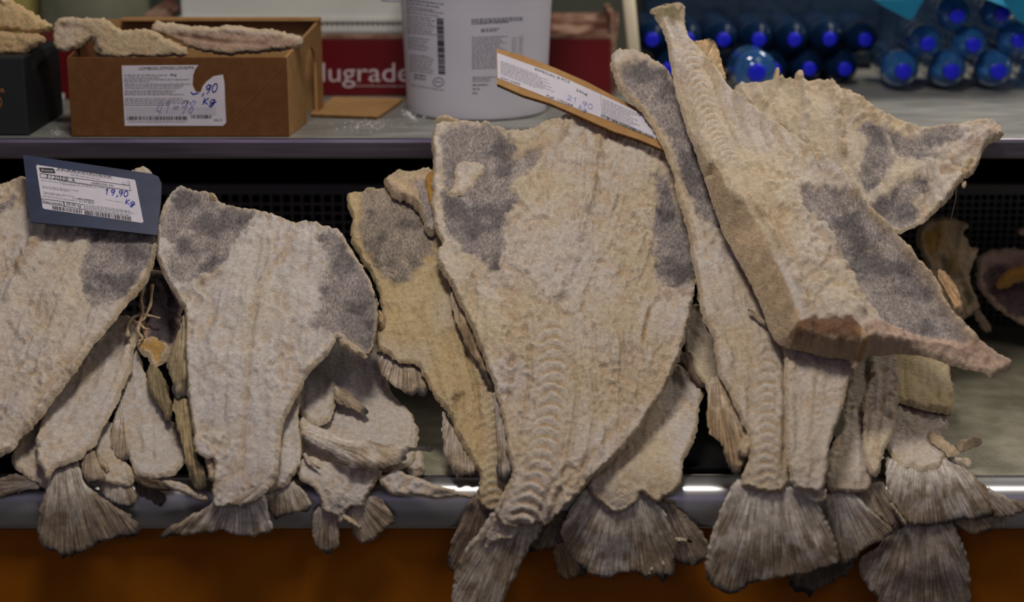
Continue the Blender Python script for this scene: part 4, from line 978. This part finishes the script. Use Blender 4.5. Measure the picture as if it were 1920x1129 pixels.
sheet(r, 'gill_flap', L('800,328 808,316 818,308 826,330 826,390 814,393 800,377 795,355'), SLOPE(.020), T=.006, kind='amber', sp=3.5, rim=.1, rough=.3)
sheet(r, 'yellow_shred', L('704,590 716,584 724,604 720,616 712,622 706,606'), SLOPE(.006), T=.008, kind='ochre', sp=3, w=7)
fins(r, 'side_fin', '702,655 725,664 750,681 785,688 796,706 803,736 790,742 780,732 776,746 757,735 737,722 718,707 708,684', SLOPE(-.016), (760, 600), sp=3.5, salt=.5, T=.004)
fins(r, 'side_fin', '826,758 842,790 860,823 878,852 895,876 898,892 885,894 875,888 864,896 858,900 852,885 843,876 833,852 829,820', SLOPE(-.010), (862, 690), sp=3.5, salt=.45, T=.004)
fins(r, 'tail_fin', '884,930 900,922 925,945 960,940 960,985 935,1060 905,1110 880,1080 858,1078 847,1074 840,1062 839,1050 846,1020 858,985', SLOPE(-.006), (920, 880), sp=4, salt=.15, tint=(.7, .65, .65))
# --- fish A: the edge fish on the left
d = SLOPE(.026)
r = fish('split_cod', 'big split cod cut by the left picture edge, under the blue price card', 'fish', pt(60, 840, .05))
sheet(r, 'body', L('-140,372 -60,352 0,345 20,340 35,332 50,336 75,330 130,340 250,322 268,314 283,318 290,350 296,400 296,440 293,470 292,490 282,511 275,530 262,546 250,560 240,572 225,588 217,602 203,616 200,622 172,652 150,687 125,720 100,752 75,790 40,822 32,839 0,857 -50,885 -100,930 -112,962 -168,962 -190,900 -260,760 -300,600 -290,450 -200,400'), d, T=.014, rough=1.35, yellow=.05, jag=2.2,
      patches=[('belly_lining', L('172,438 165,470 158,500 156,540 161,572 178,578 198,574 225,562 250,545 270,520 285,496 290,470 293,440 270,425 220,425'), 'grey', 9), ('belly_lining', L('-40,380 0,382 30,366 26,392 6,408 -40,430'), 'grey', 8)],
      ridges=[(L('100,340 75,400 62,460 48,500 20,560 -10,620 -60,730'), 9, .009), (L('72,455 60,475 48,492 40,505'), 7, .009, 'tan'), (L('190,640 140,700 90,760 30,830'), 7, .004), (L('165,635 115,700 60,775'), 4, -.004, 'tan'), (L('292,492 262,545 215,600'), 6, .005, 'tan'), (L('40,340 60,360 80,400'), 12, .007, 'tan')],
      bumps=[(55, 488, 20, .006), (110, 560, 40, .006)], flow=L('180,330 60,500 -80,800'))
fins(r, 'tail_fin', '-112,955 -92,1050 -150,1070 -205,1060 -170,955', SLOPE(.018), (-135, 900), sp=6)
# --- fish D: the second fish
d = SLOPE(.034)
r = fish('split_cod', 'second fish from the left, two dark grey belly flaps, the right one drooping', 'fish', pt(450, 900, .03))
sheet(r, 'body', L('323,357 341,350 357,357 378,360 388,357 402,373 416,384 451,391 480,394 508,402 533,410 557,420 590,420 618,428 632,426 643,442 663,475 687,511 704,548 711,573 709,613 703,634 701,655 687,668 668,653 650,640 634,630 628,645 614,666 590,691 573,707 562,740 546,764 534,785 527,820 525,872 518,900 505,920 470,940 435,951 412,952 397,947 400,909 404,870 396,856 374,848 364,825 357,764 350,717 348,670 350,600 346,581 333,564 321,540 304,511 296,491 294,462 293,430 298,410 308,381'), d, T=.016, kind='pale', rough=1.2, jag=1.8,
      patches=[('belly_lining', L('317,393 333,365 361,358 388,362 402,376 420,388 451,395 476,400 471,424 439,454 423,491 410,510 385,520 361,536 337,536 318,520 313,500 331,470 306,446 301,422'), 'grey', 8),
               ('belly_lining', L('598,452 625,438 641,448 662,482 684,515 702,552 707,575 704,612 698,638 686,660 668,645 636,622 605,622 578,624 596,600 606,564 618,524 622,483'), 'grey', 9)],
      ridges=[(L('560,425 540,470 505,520 480,570 470,640 466,720 458,800 450,890'), 5, -.0035, 'tan'), (L('548,428 530,470 500,515 485,560'), 5, .005), (L('360,538 400,524 415,512'), 6, .009, 'tan'), (L('395,548 398,590 390,620'), 4, -.005, 'tan'), (L('352,545 352,640 362,760'), 5, .003), (L('575,700 545,755 520,800'), 6, .003), (L('475,450 440,540 430,640 420,800'), 5, -.0025)],
      bumps=[(420, 700, 60, .008), (690, 600, 40, -.030), (700, 640, 30, -.02), (640, 560, 40, -.006), (330, 400, 30, -.004), (600, 470, 30, .006)], flow=L('520,400 470,640 440,930'))
sheet(r, 'skin_fold', L('634,632 652,640 668,652 688,667 684,672 664,664 650,652 636,646'), SLOPE(.040), T=.004, kind='pink', sp=3, w=4, rough=.6)
sheet(r, 'gristle_bit', L('388,362 393,356 400,362 408,373 402,378 394,374'), SLOPE(.040), T=.006, kind='ochre', sp=2.5, w=5)
sheet(r, 'fin_root', L('363,815 380,818 400,840 404,858 392,862 372,856 364,842'), SLOPE(.042), T=.006, kind='pale', sp=3.5, rough=.5)
fins(r, 'tail_fin', '400,938 383,955 341,975 301,1001 303,1011 327,1003 355,1003 378,1001 400,995 421,992 430,1000 440,1002 455,1004 467,1006 477,1012 490,1002 510,998 512,985 505,960 498,930 480,915 435,935', SLOPE(.024), (452, 870), sp=3.5, salt=1.0, T=.004)
fins(r, 'side_fin', '433,948 445,934 470,918 490,912 506,914 500,923 470,940 445,953', SLOPE(.046), (540, 880), sp=3, salt=.5)
fins(r, 'side_fin', '350,578 340,606 327,635 320,655 310,682 320,702 326,748 345,742 355,740 356,660', SLOPE(.024), (350, 520), sp=3.5, salt=.35, tint=(1, 1, .85))
fins(r, 'side_fin', '320,748 350,736 362,790 366,850 386,887 386,918 376,921 367,917 357,900 347,862 336,812', SLOPE(.018), (330, 660), sp=3.5, salt=.2, tint=(1, .95, .7))
sheet(r, 'fin_stump', L('384,856 402,862 405,885 402,903 392,901 386,880'), SLOPE(.026), T=.004, kind='tan', sp=3.5, rough=.3)
r = fish('split_cod', 'plain pale cod slab tucked under the right side of the second fish', 'fish', pt(530, 915, .03))
sheet(r, 'flesh', L('500,700 561,700 562,745 559,790 565,845 557,878 543,907 516,921 480,917 470,850 480,770'), SLOPE(.010), T=.008, kind='pale', rough=.6)
fins(r, 'tail_fin', '480,905 512,912 545,900 562,915 580,933 590,948 580,956 560,962 540,966 525,974 514,978 505,958 495,940', SLOPE(.002), (520, 850), sp=3.5, salt=.6, jag=3)
# --- fish G: the largest cod in the middle
d = SLOPE(.030)
r = fish('split_cod', 'largest split cod in the middle, cream with a row of arched vertebra marks', 'fish', pt(1000, 900, .03))
G_OUT = L('813,241 828,233 858,230 880,228 910,233 947,248 962,246 992,243 1014,233 1044,222 1066,217 1092,221 1135,230 1200,245 1250,262 1290,330 1305,420 1308,500 1304,530 1302,560 1293,580 1294,600 1287,630 1282,652 1270,680 1260,707 1245,735 1225,765 1212,785 1195,815 1175,838 1148,865 1122,887 1100,912 1082,932 1062,947 1045,967 1022,985 1012,976 985,985 945,988 925,962 937,937 950,910 962,885 954,845 942,787 932,745 924,715 908,675 892,636 875,600 855,560 842,530 825,510 818,484 816,469 830,460 820,440 816,423 811,386 810,349 813,308 810,274')
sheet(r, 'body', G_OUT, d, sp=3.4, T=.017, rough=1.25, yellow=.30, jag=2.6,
      patches=[('belly_lining', L('840,248 880,240 917,247 947,260 970,289 1010,282 1003,308 977,330 951,356 966,378 947,408 940,442 936,512 910,497 880,479 854,464 843,445 839,416 834,367 837,311 834,274'), 'grey', 10),
               ('belly_lining', L('1230,340 1252,340 1284,423 1304,497 1292,520 1252,535 1234,520 1226,460 1236,404'), 'grey', 11)],
      spine=(L('1130,225 1124,260 1118,311 1111,367 1096,423 1074,486 1048,553 1031,609 1036,661 1037,726 1032,782 1022,842 1010,893 985,965'), 30, 20.5, .0048, 395, 790),
      ridges=[(L('1126,230 1122,275 1116,330 1108,385'), 9, .007, 'tan'), (L('1108,385 1092,440 1070,495 1045,560'), 10, .008, 'flesh'), (L('1015,340 1030,400 1032,440'), 4, -.003), (L('1085,225 1050,260 1020,300 990,350'), 7, .005), (L('965,300 1000,282 1040,262 1075,235'), 8, .005, 'tan'), (L('1218,585 1208,630 1200,670'), 3, -.007, 'ochre'), (L('1262,640 1240,700 1190,780 1120,850 1060,910'), 5, -.0035, 'tan'), (L('1235,660 1200,740 1150,810 1080,890'), 5, -.003, 'tan'), (L('1195,690 1180,760 1150,800 1120,850'), 8, .003), (L('990,420 975,470 950,530'), 7, .004), (L('822,300 820,360 826,420 840,450 860,468'), 8, .005, 'flesh'), (L('1240,560 1260,545 1300,550'), 9, .006, 'pink'), (L('1040,560 1000,590 970,600'), 6, .004)],
      bumps=[(1290, 420, 50, -.030), (1300, 500, 50, -.030), (1180, 620, 70, .010), (920, 640, 40, .006), (1200, 330, 40, .006), (1060, 430, 60, .006)])
sheet(r, 'flesh_flap', L('834,362 846,358 852,340 846,326 858,309 880,303 903,304 914,323 892,336 886,346 889,352 880,361 868,368 858,371 845,369'), SLOPE(.034), T=.008, tb=.002, sp=3.5, kind='flesh', rough=1.0, w=7)
sheet(r, 'skin_roll', L('814,225 828,219 845,222 864,229 884,234 880,238 850,234 818,232'), SLOPE(.026), T=.008, sp=3, w=6, kind='tan', jag=1)
fins(r, 'tail_fin', '925,955 945,978 985,975 1015,965 1021,985 997,1020 985,1040 970,1072 955,1100 943,1128 936,1170 846,1172 849,1107 855,1065 872,1030 900,992', SLOPE(.022), (1010, 850), sp=4, salt=.55, T=.006, w=8)
sheet(r, 'flesh_tongue', L('925,965 960,985 1000,978 970,1000 955,1012 930,1008 905,1035 910,1005'), SLOPE(.0305), T=.003, sp=3.5, kind='pale', rough=.6, jag=4, w=5)
fins(r, 'side_fin', '842,528 858,560 878,600 895,636 912,675 928,715 919,724 905,700 888,668 866,634 853,600 844,568', SLOPE(.018), (845, 480), sp=3.5, salt=.5, tint=(1, .9, .75))
fins(r, 'side_fin', '924,722 938,745 948,790 960,846 968,884 947,906 936,898 929,888 934,858 930,800 926,760', SLOPE(.020), (930, 660), sp=3.5, salt=.6)
# --- brown price card pinched between the fish
c_tl, c_bl, c_br = pt(931, 91, .545), pt(932, 157, .480), pt(1262, 285, .352)
p0, n_ = plane3(c_tl, c_bl, c_br); cp = at_plane(p0, n_)
r = thing('price_card', 'brown cardboard price card held at a slant between the largest cod and the grey flap', 'card', c_br)
Q = np.array(L('931,91 980,104 1040,127 1100,153 1158,184 1215,212 1250,232 1262,285 1240,279 1200,262 1150,246 1060,206 1030,193 980,178 932,157')); 
v, f = extrude_vf(cp(Q[:, 0], Q[:, 1]), n_, .0045); mesh_obj('card_board', v, f, M_CARDTAN, r)
E_ = np.array(L('932,157 980,178 1030,193 1060,206 1150,246 1200,262 1240,279 1262,285')); ee = cp(E_[:, 0], E_[:, 1]); dn = np.array((0, -.0012, -.0012))
v, f = extrude_vf(np.vstack([ee + dn * .2 - n_ * .0005, (ee + dn * 1.2 - n_ * .0005)[::-1]]), n_, .0036); mesh_obj('corrugated_edge', v, f, M_CARDEDGE, r, label='dark corrugated edge')
Q = np.array(L('932,99 1040,138 1158,191 1240,232 1246,266 1235,262 1150,229 1040,188 933,146'))
lp = lifted(p0, n_, .0007); v, f = extrude_vf(lp(Q[:, 0], Q[:, 1]), n_, .0006); lb = mesh_obj('paper_label', v, f, M_WHITE, r)
p = Print(lifted(p0, n_, .0012))
p.text('ink', 'ESPECIAL 8 PCS', (1003, 131), (1068, 156), 4.2, up=(.1, -1)); p.text('ink', '02412300', (939, 147), (975, 160), 3.6, up=(.05, -1)); p.text('ink', '25kg', (1080, 170), (1101, 179), 4, up=(.1, -1)); p.text('ink', 'Ref: 100268', (1025, 181), (1074, 200), 4, up=(.1, -1))
for i in range(10): p.line('small', (939, 115 + i * 2.6), (1010 + (i * 17) % 30 - (8 if i > 7 else 0), 141.5 + i * 2.8 + ((i * 17) % 30) * .40 - (3 if i > 7 else 0)), 1.2, 300 + i)
for i in range(9): p.line('small', (1130, 186 + i * 3.6), (1200 - (i * 9) % 22, 218 + i * 3.7 - ((i * 9) % 22) * .45), 1.3, 320 + i)
p.stroke('small', [(1126, 176), (1129, 214)], .8)
p.bars('bars', (1127, 219), (1225, 260), (.4, -5), 5, .9)
p.hand('pale', '21,90', (1062, 186), (10.5, 4.3), (1.5, -9), 1.0); p.hand('pale', 'Kg', (1084, 203), (8, 3.2), (1, -5.5), .9)
p.build(lb, PRINT_MATS)
# --- fish I: with the tall grey flap and the vertebra marks
d = SLOPE(0.0720)
r = fish('split_cod', 'tall cod with a narrow grey flap above the shelf and vertebra marks below', 'fish', pt(1400, 900, .02))
sheet(r, 'body', L('1144,106 1150,97 1162,93 1186,97 1205,103 1226,110 1257,137 1270,160 1300,190 1350,300 1400,460 1470,630 1485,700 1480,800 1477,926 1440,925 1399,915 1385,908 1394,886 1405,854 1403,818 1390,787 1367,742 1347,701 1337,650 1341,644 1334,627 1316,595 1309,546 1302,511 1295,477 1295,462 1288,434 1275,390 1266,354 1262,319 1240,274 1222,239 1200,208 1160,173 1150,150 1147,128'), d, T=.013, rough=1.0, yellow=.2, jag=2.2,
      patches=[('belly_lining', L('1173,120 1208,115 1253,142 1270,186 1300,257 1330,319 1350,376 1362,430 1341,432 1315,416 1297,385 1275,350 1266,301 1244,248 1208,195 1169,168 1164,142'), 'grey', 9)],
      spine=(L('1400,560 1425,640 1437,680 1438,760 1437,840 1436,925'), 22, 18.5, .0045, 90, 350),
      ridges=[(L('1150,120 1165,170 1205,210 1245,275 1270,340 1290,420 1300,470'), 7, .006, 'tan'), (L('1330,520 1350,620 1385,720 1410,800 1410,900'), 5, .003), (L('1470,640 1472,760 1473,910'), 3, -.006, 'tan'), (L('1170,104 1185,115 1160,130'), 8, .006, 'tan')], bumps=[(1250, 200, 40, -.006), (1340, 520, 40, .005)])
fins(r, 'tail_fin', '1377,900 1400,905 1478,910 1510,925 1535,944 1552,975 1568,1022 1575,1055 1560,1063 1514,1074 1459,1083 1404,1094 1393,1102 1374,1115 1349,1110 1330,1096 1321,1066 1330,1028 1336,990 1355,951 1366,927', SLOPE(0.0660), (1440, 790), sp=4, salt=1.0, T=.005, bumps=[(1400, 1030, 40, .008), (1500, 1020, 40, .006)])
fins(r, 'side_fin', '1303,515 1312,545 1322,560 1333,585 1343,618 1338,628 1328,622 1318,609 1315,590 1306,550', SLOPE(0.0640), (1300, 480), sp=3.5, salt=.25, tint=(1, .85, .6))
fins(r, 'side_fin', '1337,700 1352,715 1372,745 1396,790 1408,820 1408,860 1398,870 1383,896 1370,880 1358,856 1355,828 1340,822 1328,812 1327,770 1328,733', SLOPE(0.0600), (1335, 640), sp=3.5, salt=.6, tint=(1, .9, .75))
sheet(r, 'fin_root', L('1391,822 1400,815 1409,825 1404,850 1393,858 1380,845'), SLOPE(0.0740), T=.004, sp=3, kind='tan', rough=.5, jag=2)
r = fish('split_cod', 'cod belly slab with a cut lower end hanging beside the vertebra marks', 'fish', pt(1520, 910, .03))
sheet(r, 'flesh', L('1468,620 1600,620 1606,660 1597,700 1586,735 1579,769 1561,814 1553,845 1551,886 1549,908 1536,931 1526,922 1514,920 1483,915 1476,872 1472,800 1470,710'), SLOPE(0.0850), T=.012, rough=.8, kind='flesh', jag=2, flow=L('1540,620 1525,780 1510,930'), ridges=[(L('1490,660 1485,760 1488,900'), 6, .004), (L('1530,680 1520,780 1515,900'), 4, .002, 'tan'), (L('1555,700 1545,800 1535,900'), 4, -.002)])
sheet(r, 'torn_end', L('1480,908 1500,914 1515,914 1535,925 1552,912 1549,935 1540,944 1525,940 1505,925'), SLOPE(0.0790), T=.006, kind='pale', sp=3.5, rough=.6, jag=2)
# --- fish N: the thick cut fish on top, tail up
d = SLOPE(0.1100)
r = fish('split_cod', 'thick cod lying tail up on top, brown cut end and wide grey belly', 'fish', pt(1560, 670, .15))
N_OUT = L('1217,20 1228,18 1244,13 1266,8 1282,10 1284,27 1286,58 1297,75 1319,97 1350,133 1368,164 1394,186 1430,212 1474,243 1518,279 1554,303 1589,328 1607,361 1622,376 1634,396 1669,424 1704,463 1738,504 1766,536 1773,567 1794,595 1822,620 1843,644 1875,665 1901,682 1896,693 1878,700 1858,711 1850,700 1808,693 1773,682 1738,668 1686,664 1655,670 1630,666 1613,681 1599,676 1550,671 1508,659 1470,654 1445,630 1435,595 1417,553 1397,511 1372,470 1355,438 1341,398 1315,319 1293,257 1270,190 1262,142 1253,97 1244,58 1228,36')
RIDGE = L('1346,352 1358,385 1390,412 1414,450 1431,485 1449,527 1466,560 1480,595 1493,632')
sheet(r, 'body', N_OUT, d, T=.042, tb=.004, w=12, Tmap=lambda u, v: .010 + .034 * sstep(190, 420, v) * sstep(190, 30, seg_dist(u, v, RIDGE + [(1560, 640)], False)), rough=1.25, yellow=.30, jag=1.6,
      patches=[('belly_lining', L('1501,368 1557,361 1599,368 1627,396 1662,428 1700,470 1738,518 1759,546 1770,581 1801,620 1812,645 1738,637 1669,623 1634,609 1616,581 1599,546 1585,515 1571,480 1557,449 1536,428 1508,407'), 'grey', 9, -.004),
               ('tail_skin', L('1205,0 1290,0 1290,40 1284,52 1262,40 1240,36 1222,44 1205,40'), 'olive', 9),
               ('cut_side', L('1325,335 1346,352 1358,385 1390,412 1414,450 1431,485 1449,527 1466,560 1480,595 1493,634 1462,660 1440,630 1425,590 1407,545 1385,505 1360,460 1335,405'), 'cut', 3, 0, 'smooth pale tan cut side'),
               ('cut_face', L('1462,656 1493,634 1540,630 1587,624 1604,650 1600,690 1550,685 1500,672'), 'brown', 4, 0, 'reddish brown cut end'),
               ('shoulder_bone', L('1610,640 1634,626 1704,636 1808,648 1830,640 1910,682 1860,720 1738,674 1627,680 1606,690'), 'pink', 6, .004)],
      wall=(L('1335,335 1346,352 1358,385 1390,412 1414,450 1431,485 1449,527 1466,560 1480,595 1493,632 1470,665 1430,640 1420,590 1400,545 1380,505 1350,460 1325,400 1310,330'), RIDGE),
      spine=(L('1262,60 1288,110 1306,160 1322,210 1342,270 1366,330'), 22, 12.5, .0036, 45, 290),
      ridges=[(L('1400,400 1440,460 1475,530 1500,590 1515,625'), 7, .010, 'tan'), (L('1425,420 1462,470 1492,535 1510,590'), 5, -.005, 'tan'), (L('1545,440 1562,480 1584,530 1601,575 1606,612'), 9, .014, 'flesh'), (L('1570,500 1590,545 1600,590'), 4, -.006, 'tan'), (L('1360,165 1430,225 1520,292 1590,332'), 5, .005), (L('1590,330 1615,375 1660,425 1700,470 1750,530 1775,585 1815,630 1840,655'), 9, .010, 'tan'), (L('1600,655 1612,668 1608,690'), 7, .008, 'ochre'), (L('1660,655 1740,652 1850,672'), 5, .006, 'pink')],
      bumps=[(1380, 282, 16, -.006), (1700, 540, 60, -.010), (1620, 450, 60, -.006), (1480, 320, 60, .004), (1850, 672, 40, -.014)])
fins(r, 'back_fin', '1292,80 1300,76 1337,71 1343,85 1352,112 1360,138 1368,166 1340,128 1310,96', SLOPE(0.0960), (1290, 175), sp=3.5, salt=.3, tint=(1.3, 1.15, .85))
fins(r, 'back_fin', '1430,213 1474,234 1512,266 1540,290 1556,304 1518,284 1470,246', SLOPE(0.1080), (1400, 160), sp=3.5, salt=.2)
fins(r, 'back_fin', '1755,500 1778,514 1796,542 1806,572 1809,592 1796,592 1785,565 1765,535', SLOPE(0.0920), (1740, 480), sp=3.5, salt=.2, tint=(1.2, .95, .7))
fins(r, 'tail_rim', '1216,19 1232,12 1250,6 1266,3 1284,8 1285,22 1262,19 1240,27 1222,28', SLOPE(0.1160), (1262, 75), sp=3, salt=.0, jag=2.2)
sheet(r, 'hanging_curl', L('1596,672 1610,676 1612,690 1606,696 1598,692 1592,682'), SLOPE(0.1080), T=.006, sp=3, kind='pink', rough=.5, w=5)
fins(r, 'side_fin', '1400,578 1412,582 1424,592 1438,600 1440,612 1424,602 1408,588', SLOPE(0.0900), (1390, 575), sp=3, salt=.2)
# --- blue price card on the left fish
c_tl, c_tr, c_bl = pt(43, 290, .325), pt(300, 330, .325), pt(57, 416, .245)
p0, n_ = plane3(c_tl, c_tr, c_bl); cp = at_plane(p0, n_)
r = thing('price_card', 'dark blue price card with a white printed label leaning on the left fish', 'card', c_bl)
Q = np.array(L('43,290 172,309 286,326 297,331 303,344 302,375 294,441 170,427 57,416 50,350')); v, f = extrude_vf(cp(Q[:, 0], Q[:, 1]), n_, .003); mesh_obj('card_board', v, f, M_BLUECARD, r)
Q = np.array(L('69,309 252,337 254,340 269,416 266,418 84,392 80,390 68,312')); lp = lifted(p0, n_, .0007); v, f = extrude_vf(lp(Q[:, 0], Q[:, 1]), n_, .0006); lb = mesh_obj('paper_label', v, f, M_WHITE, r)
p = Print(lifted(p0, n_, .0012)); p2 = Print(lifted(p0, n_, .0016))
p.add('logo', L('73,314 98,315.5 102,317.5 104,325 80,323.5 75,321'), [(5, 4, 3, 2, 1, 0)]); p2.text('white', 'Brasmar', (78, 320.5), (100, 322.5), 3.8)
p.text('ink', '31205B', (85, 333.5), (127.5, 339), 6.6); p.text('ink', 'CRESCIDO AN', (171, 344.5), (212, 350), 3.6); p.text('ink', '25.00 kg', (124, 384), (152, 388.5), 4.4); p.text('ink', 'Peso Líquido', (81, 379), (116, 384), 3.8)
for q in ([(75, 325), (135, 333.5), (137, 341), (76, 332.5), (75, 325)], [(139, 333.5), (243, 348), (245, 357.5), (140, 342)], [(78, 372.5), (119, 378), (121, 386), (80, 380), (78, 372.5)], [(119, 378), (158, 384), (159.5, 393), (121, 386.5)]): p.stroke('frame', q, .8)
p.stroke('frame', [(137, 333), (139.5, 342)], 1.6); p.stroke('frame', [(119, 378), (121, 387)], 1.6)
p.text('ink', 'BRA990F4', (146, 374), (176, 378.5), 3.4); p.text('ink', '21.04.2021', (148, 378.2), (177, 382.5), 3.2); p.text('small', 'Lote', (135, 372.5), (145, 374), 2.8)
p.text('small', 'Nome Científico: Gadus morhua', (77, 338.5), (140, 348), 2.6); p.text('small', 'Arte de Pesca: Redes de arrasto', (79, 349.5), (147, 359), 2.6); p.text('small', 'Ingredientes: Bacalhau', (81, 360.5), (140, 369.5), 2.5)
p.line('ink', (108, 317.5), (209, 333), 2.2, 400); p.line('small', (105, 319.5), (211, 336), 1.8, 401); p.line('small', (132, 328), (187, 337), 1.8, 402); p.line('small', (110, 339.5), (172, 349), 1.6, 403); p.line('small', (118, 346), (215, 355), 1.4, 404)
p.line('small', (80, 352.5), (130, 359.5), 1.8, 405); p.line('small', (82, 363.5), (118, 368.5), 1.6, 406); p.line('small', (80, 368), (145, 378), 1.8, 407)
for i in range(5): p.line('small', (161, 384.5 + i * 2.6), (243 + (i % 3) * 4, 396 + i * 2.6), 1.4, 410 + i)
p.line('small', (198, 374.5), (230, 380), 1.0, 420)
p.stroke('small', [(230, 340), (231.5, 345.5), (236, 346.5), (236.5, 341.5)], .8); p.stroke('small', [(239, 340.5), (243, 341.3), (242.5, 345), (240, 344.5)], .8); p.stroke('small', [(242.8, 345), (243.5, 349)], .8)
p.bars('bars', (99, 392.5), (154, 400.5), (-.7, -7), 11, .9); p.bars('bars', (159, 402), (246, 414), (-.6, -7), 12, .9)
p.hand('pen', '19,90', (196, 364), (9.4, 1.1), (1.5, -10.5), 1.8); p.hand('pen', 'Kg', (234, 382), (9, 1.2), (1.2, -8.8), 1.7)
p.build(lb, PRINT_MATS); p2.build(lb, PRINT_MATS)
# --- cod loins on the boxes
def loin(label, outline, Y0, T, kind='flesh', **a):
    r = fish('cod_loin', label, 'fish', pt(outline[0][0], max(q[1] for q in outline), Y0))
    dz = UPRIGHT(Y0, .50, Y0 + .035, .66); sheet(r, 'flesh', outline, dz, T=T, tb=.035, w=14, sp=3.5, kind=kind, **a); return r
r = loin('bent cream cod loin hanging over the front left of the brown box', L('100,45 113,30 160,32 200,37 220,50 230,58 260,53 287,57 317,73 347,87 355,97 342,108 187,108 173,98 175,72 166,72 147,90 117,97 103,90 100,70'), .555, .014, yellow=.4, rough=.35, ridges=[(L('120,50 150,50 170,62'), 5, -.005, 'brown'), (L('180,70 220,95 270,100'), 5, -.002)], patches=[('skin_edge', L('170,72 180,70 195,96 190,112 170,105'), 'dark', 5)], tint=(.9, .85, .78))
r = loin('long flat cod loin lying across the right of the brown box', L('282,57 290,42 320,42 363,50 400,49 433,47 467,52 500,55 533,60 567,70 573,83 560,92 520,96 470,101 427,106 367,95 320,72'), .57, .016, yellow=.2, rough=.3, ridges=[(L('300,62 360,70 420,80 500,84'), 4, -.004, 'brown'), (L('330,52 430,56 540,66'), 6, .004)], patches=[('meat_side', L('300,66 340,62 430,66 530,72 555,78 548,90 500,94 430,98 370,90 325,74'), 'pink', 6), ('skin_edge', L('360,94 430,102 520,93 562,90 562,98 430,112 360,102'), 'dark', 3)], tint=(.92, .88, .84))
r = loin('yellowish cod piece on top at the upper left corner, over the black carton', L('-120,-30 -40,-25 0,-10 40,10 67,28 97,43 100,52 90,63 67,62 30,60 0,56 -120,50'), .575, .02, yellow=.9, rough=.9, tint=(1.0, .9, .72))
r = loin('lower brownish cod piece on the black carton at the upper left corner', L('-120,52 0,57 33,61 83,67 82,80 66,90 50,98 46,105 0,106 -120,108'), .565, .016, yellow=.6, rough=.9, patches=[('skin_edge', L('-120,98 0,99 50,98 50,108 -120,112'), 'dark', 4)], tint=(.85, .75, .62))
print('objects', len(bpy.data.objects), 'tris', sum(len(m.polygons) for m in bpy.data.meshes))
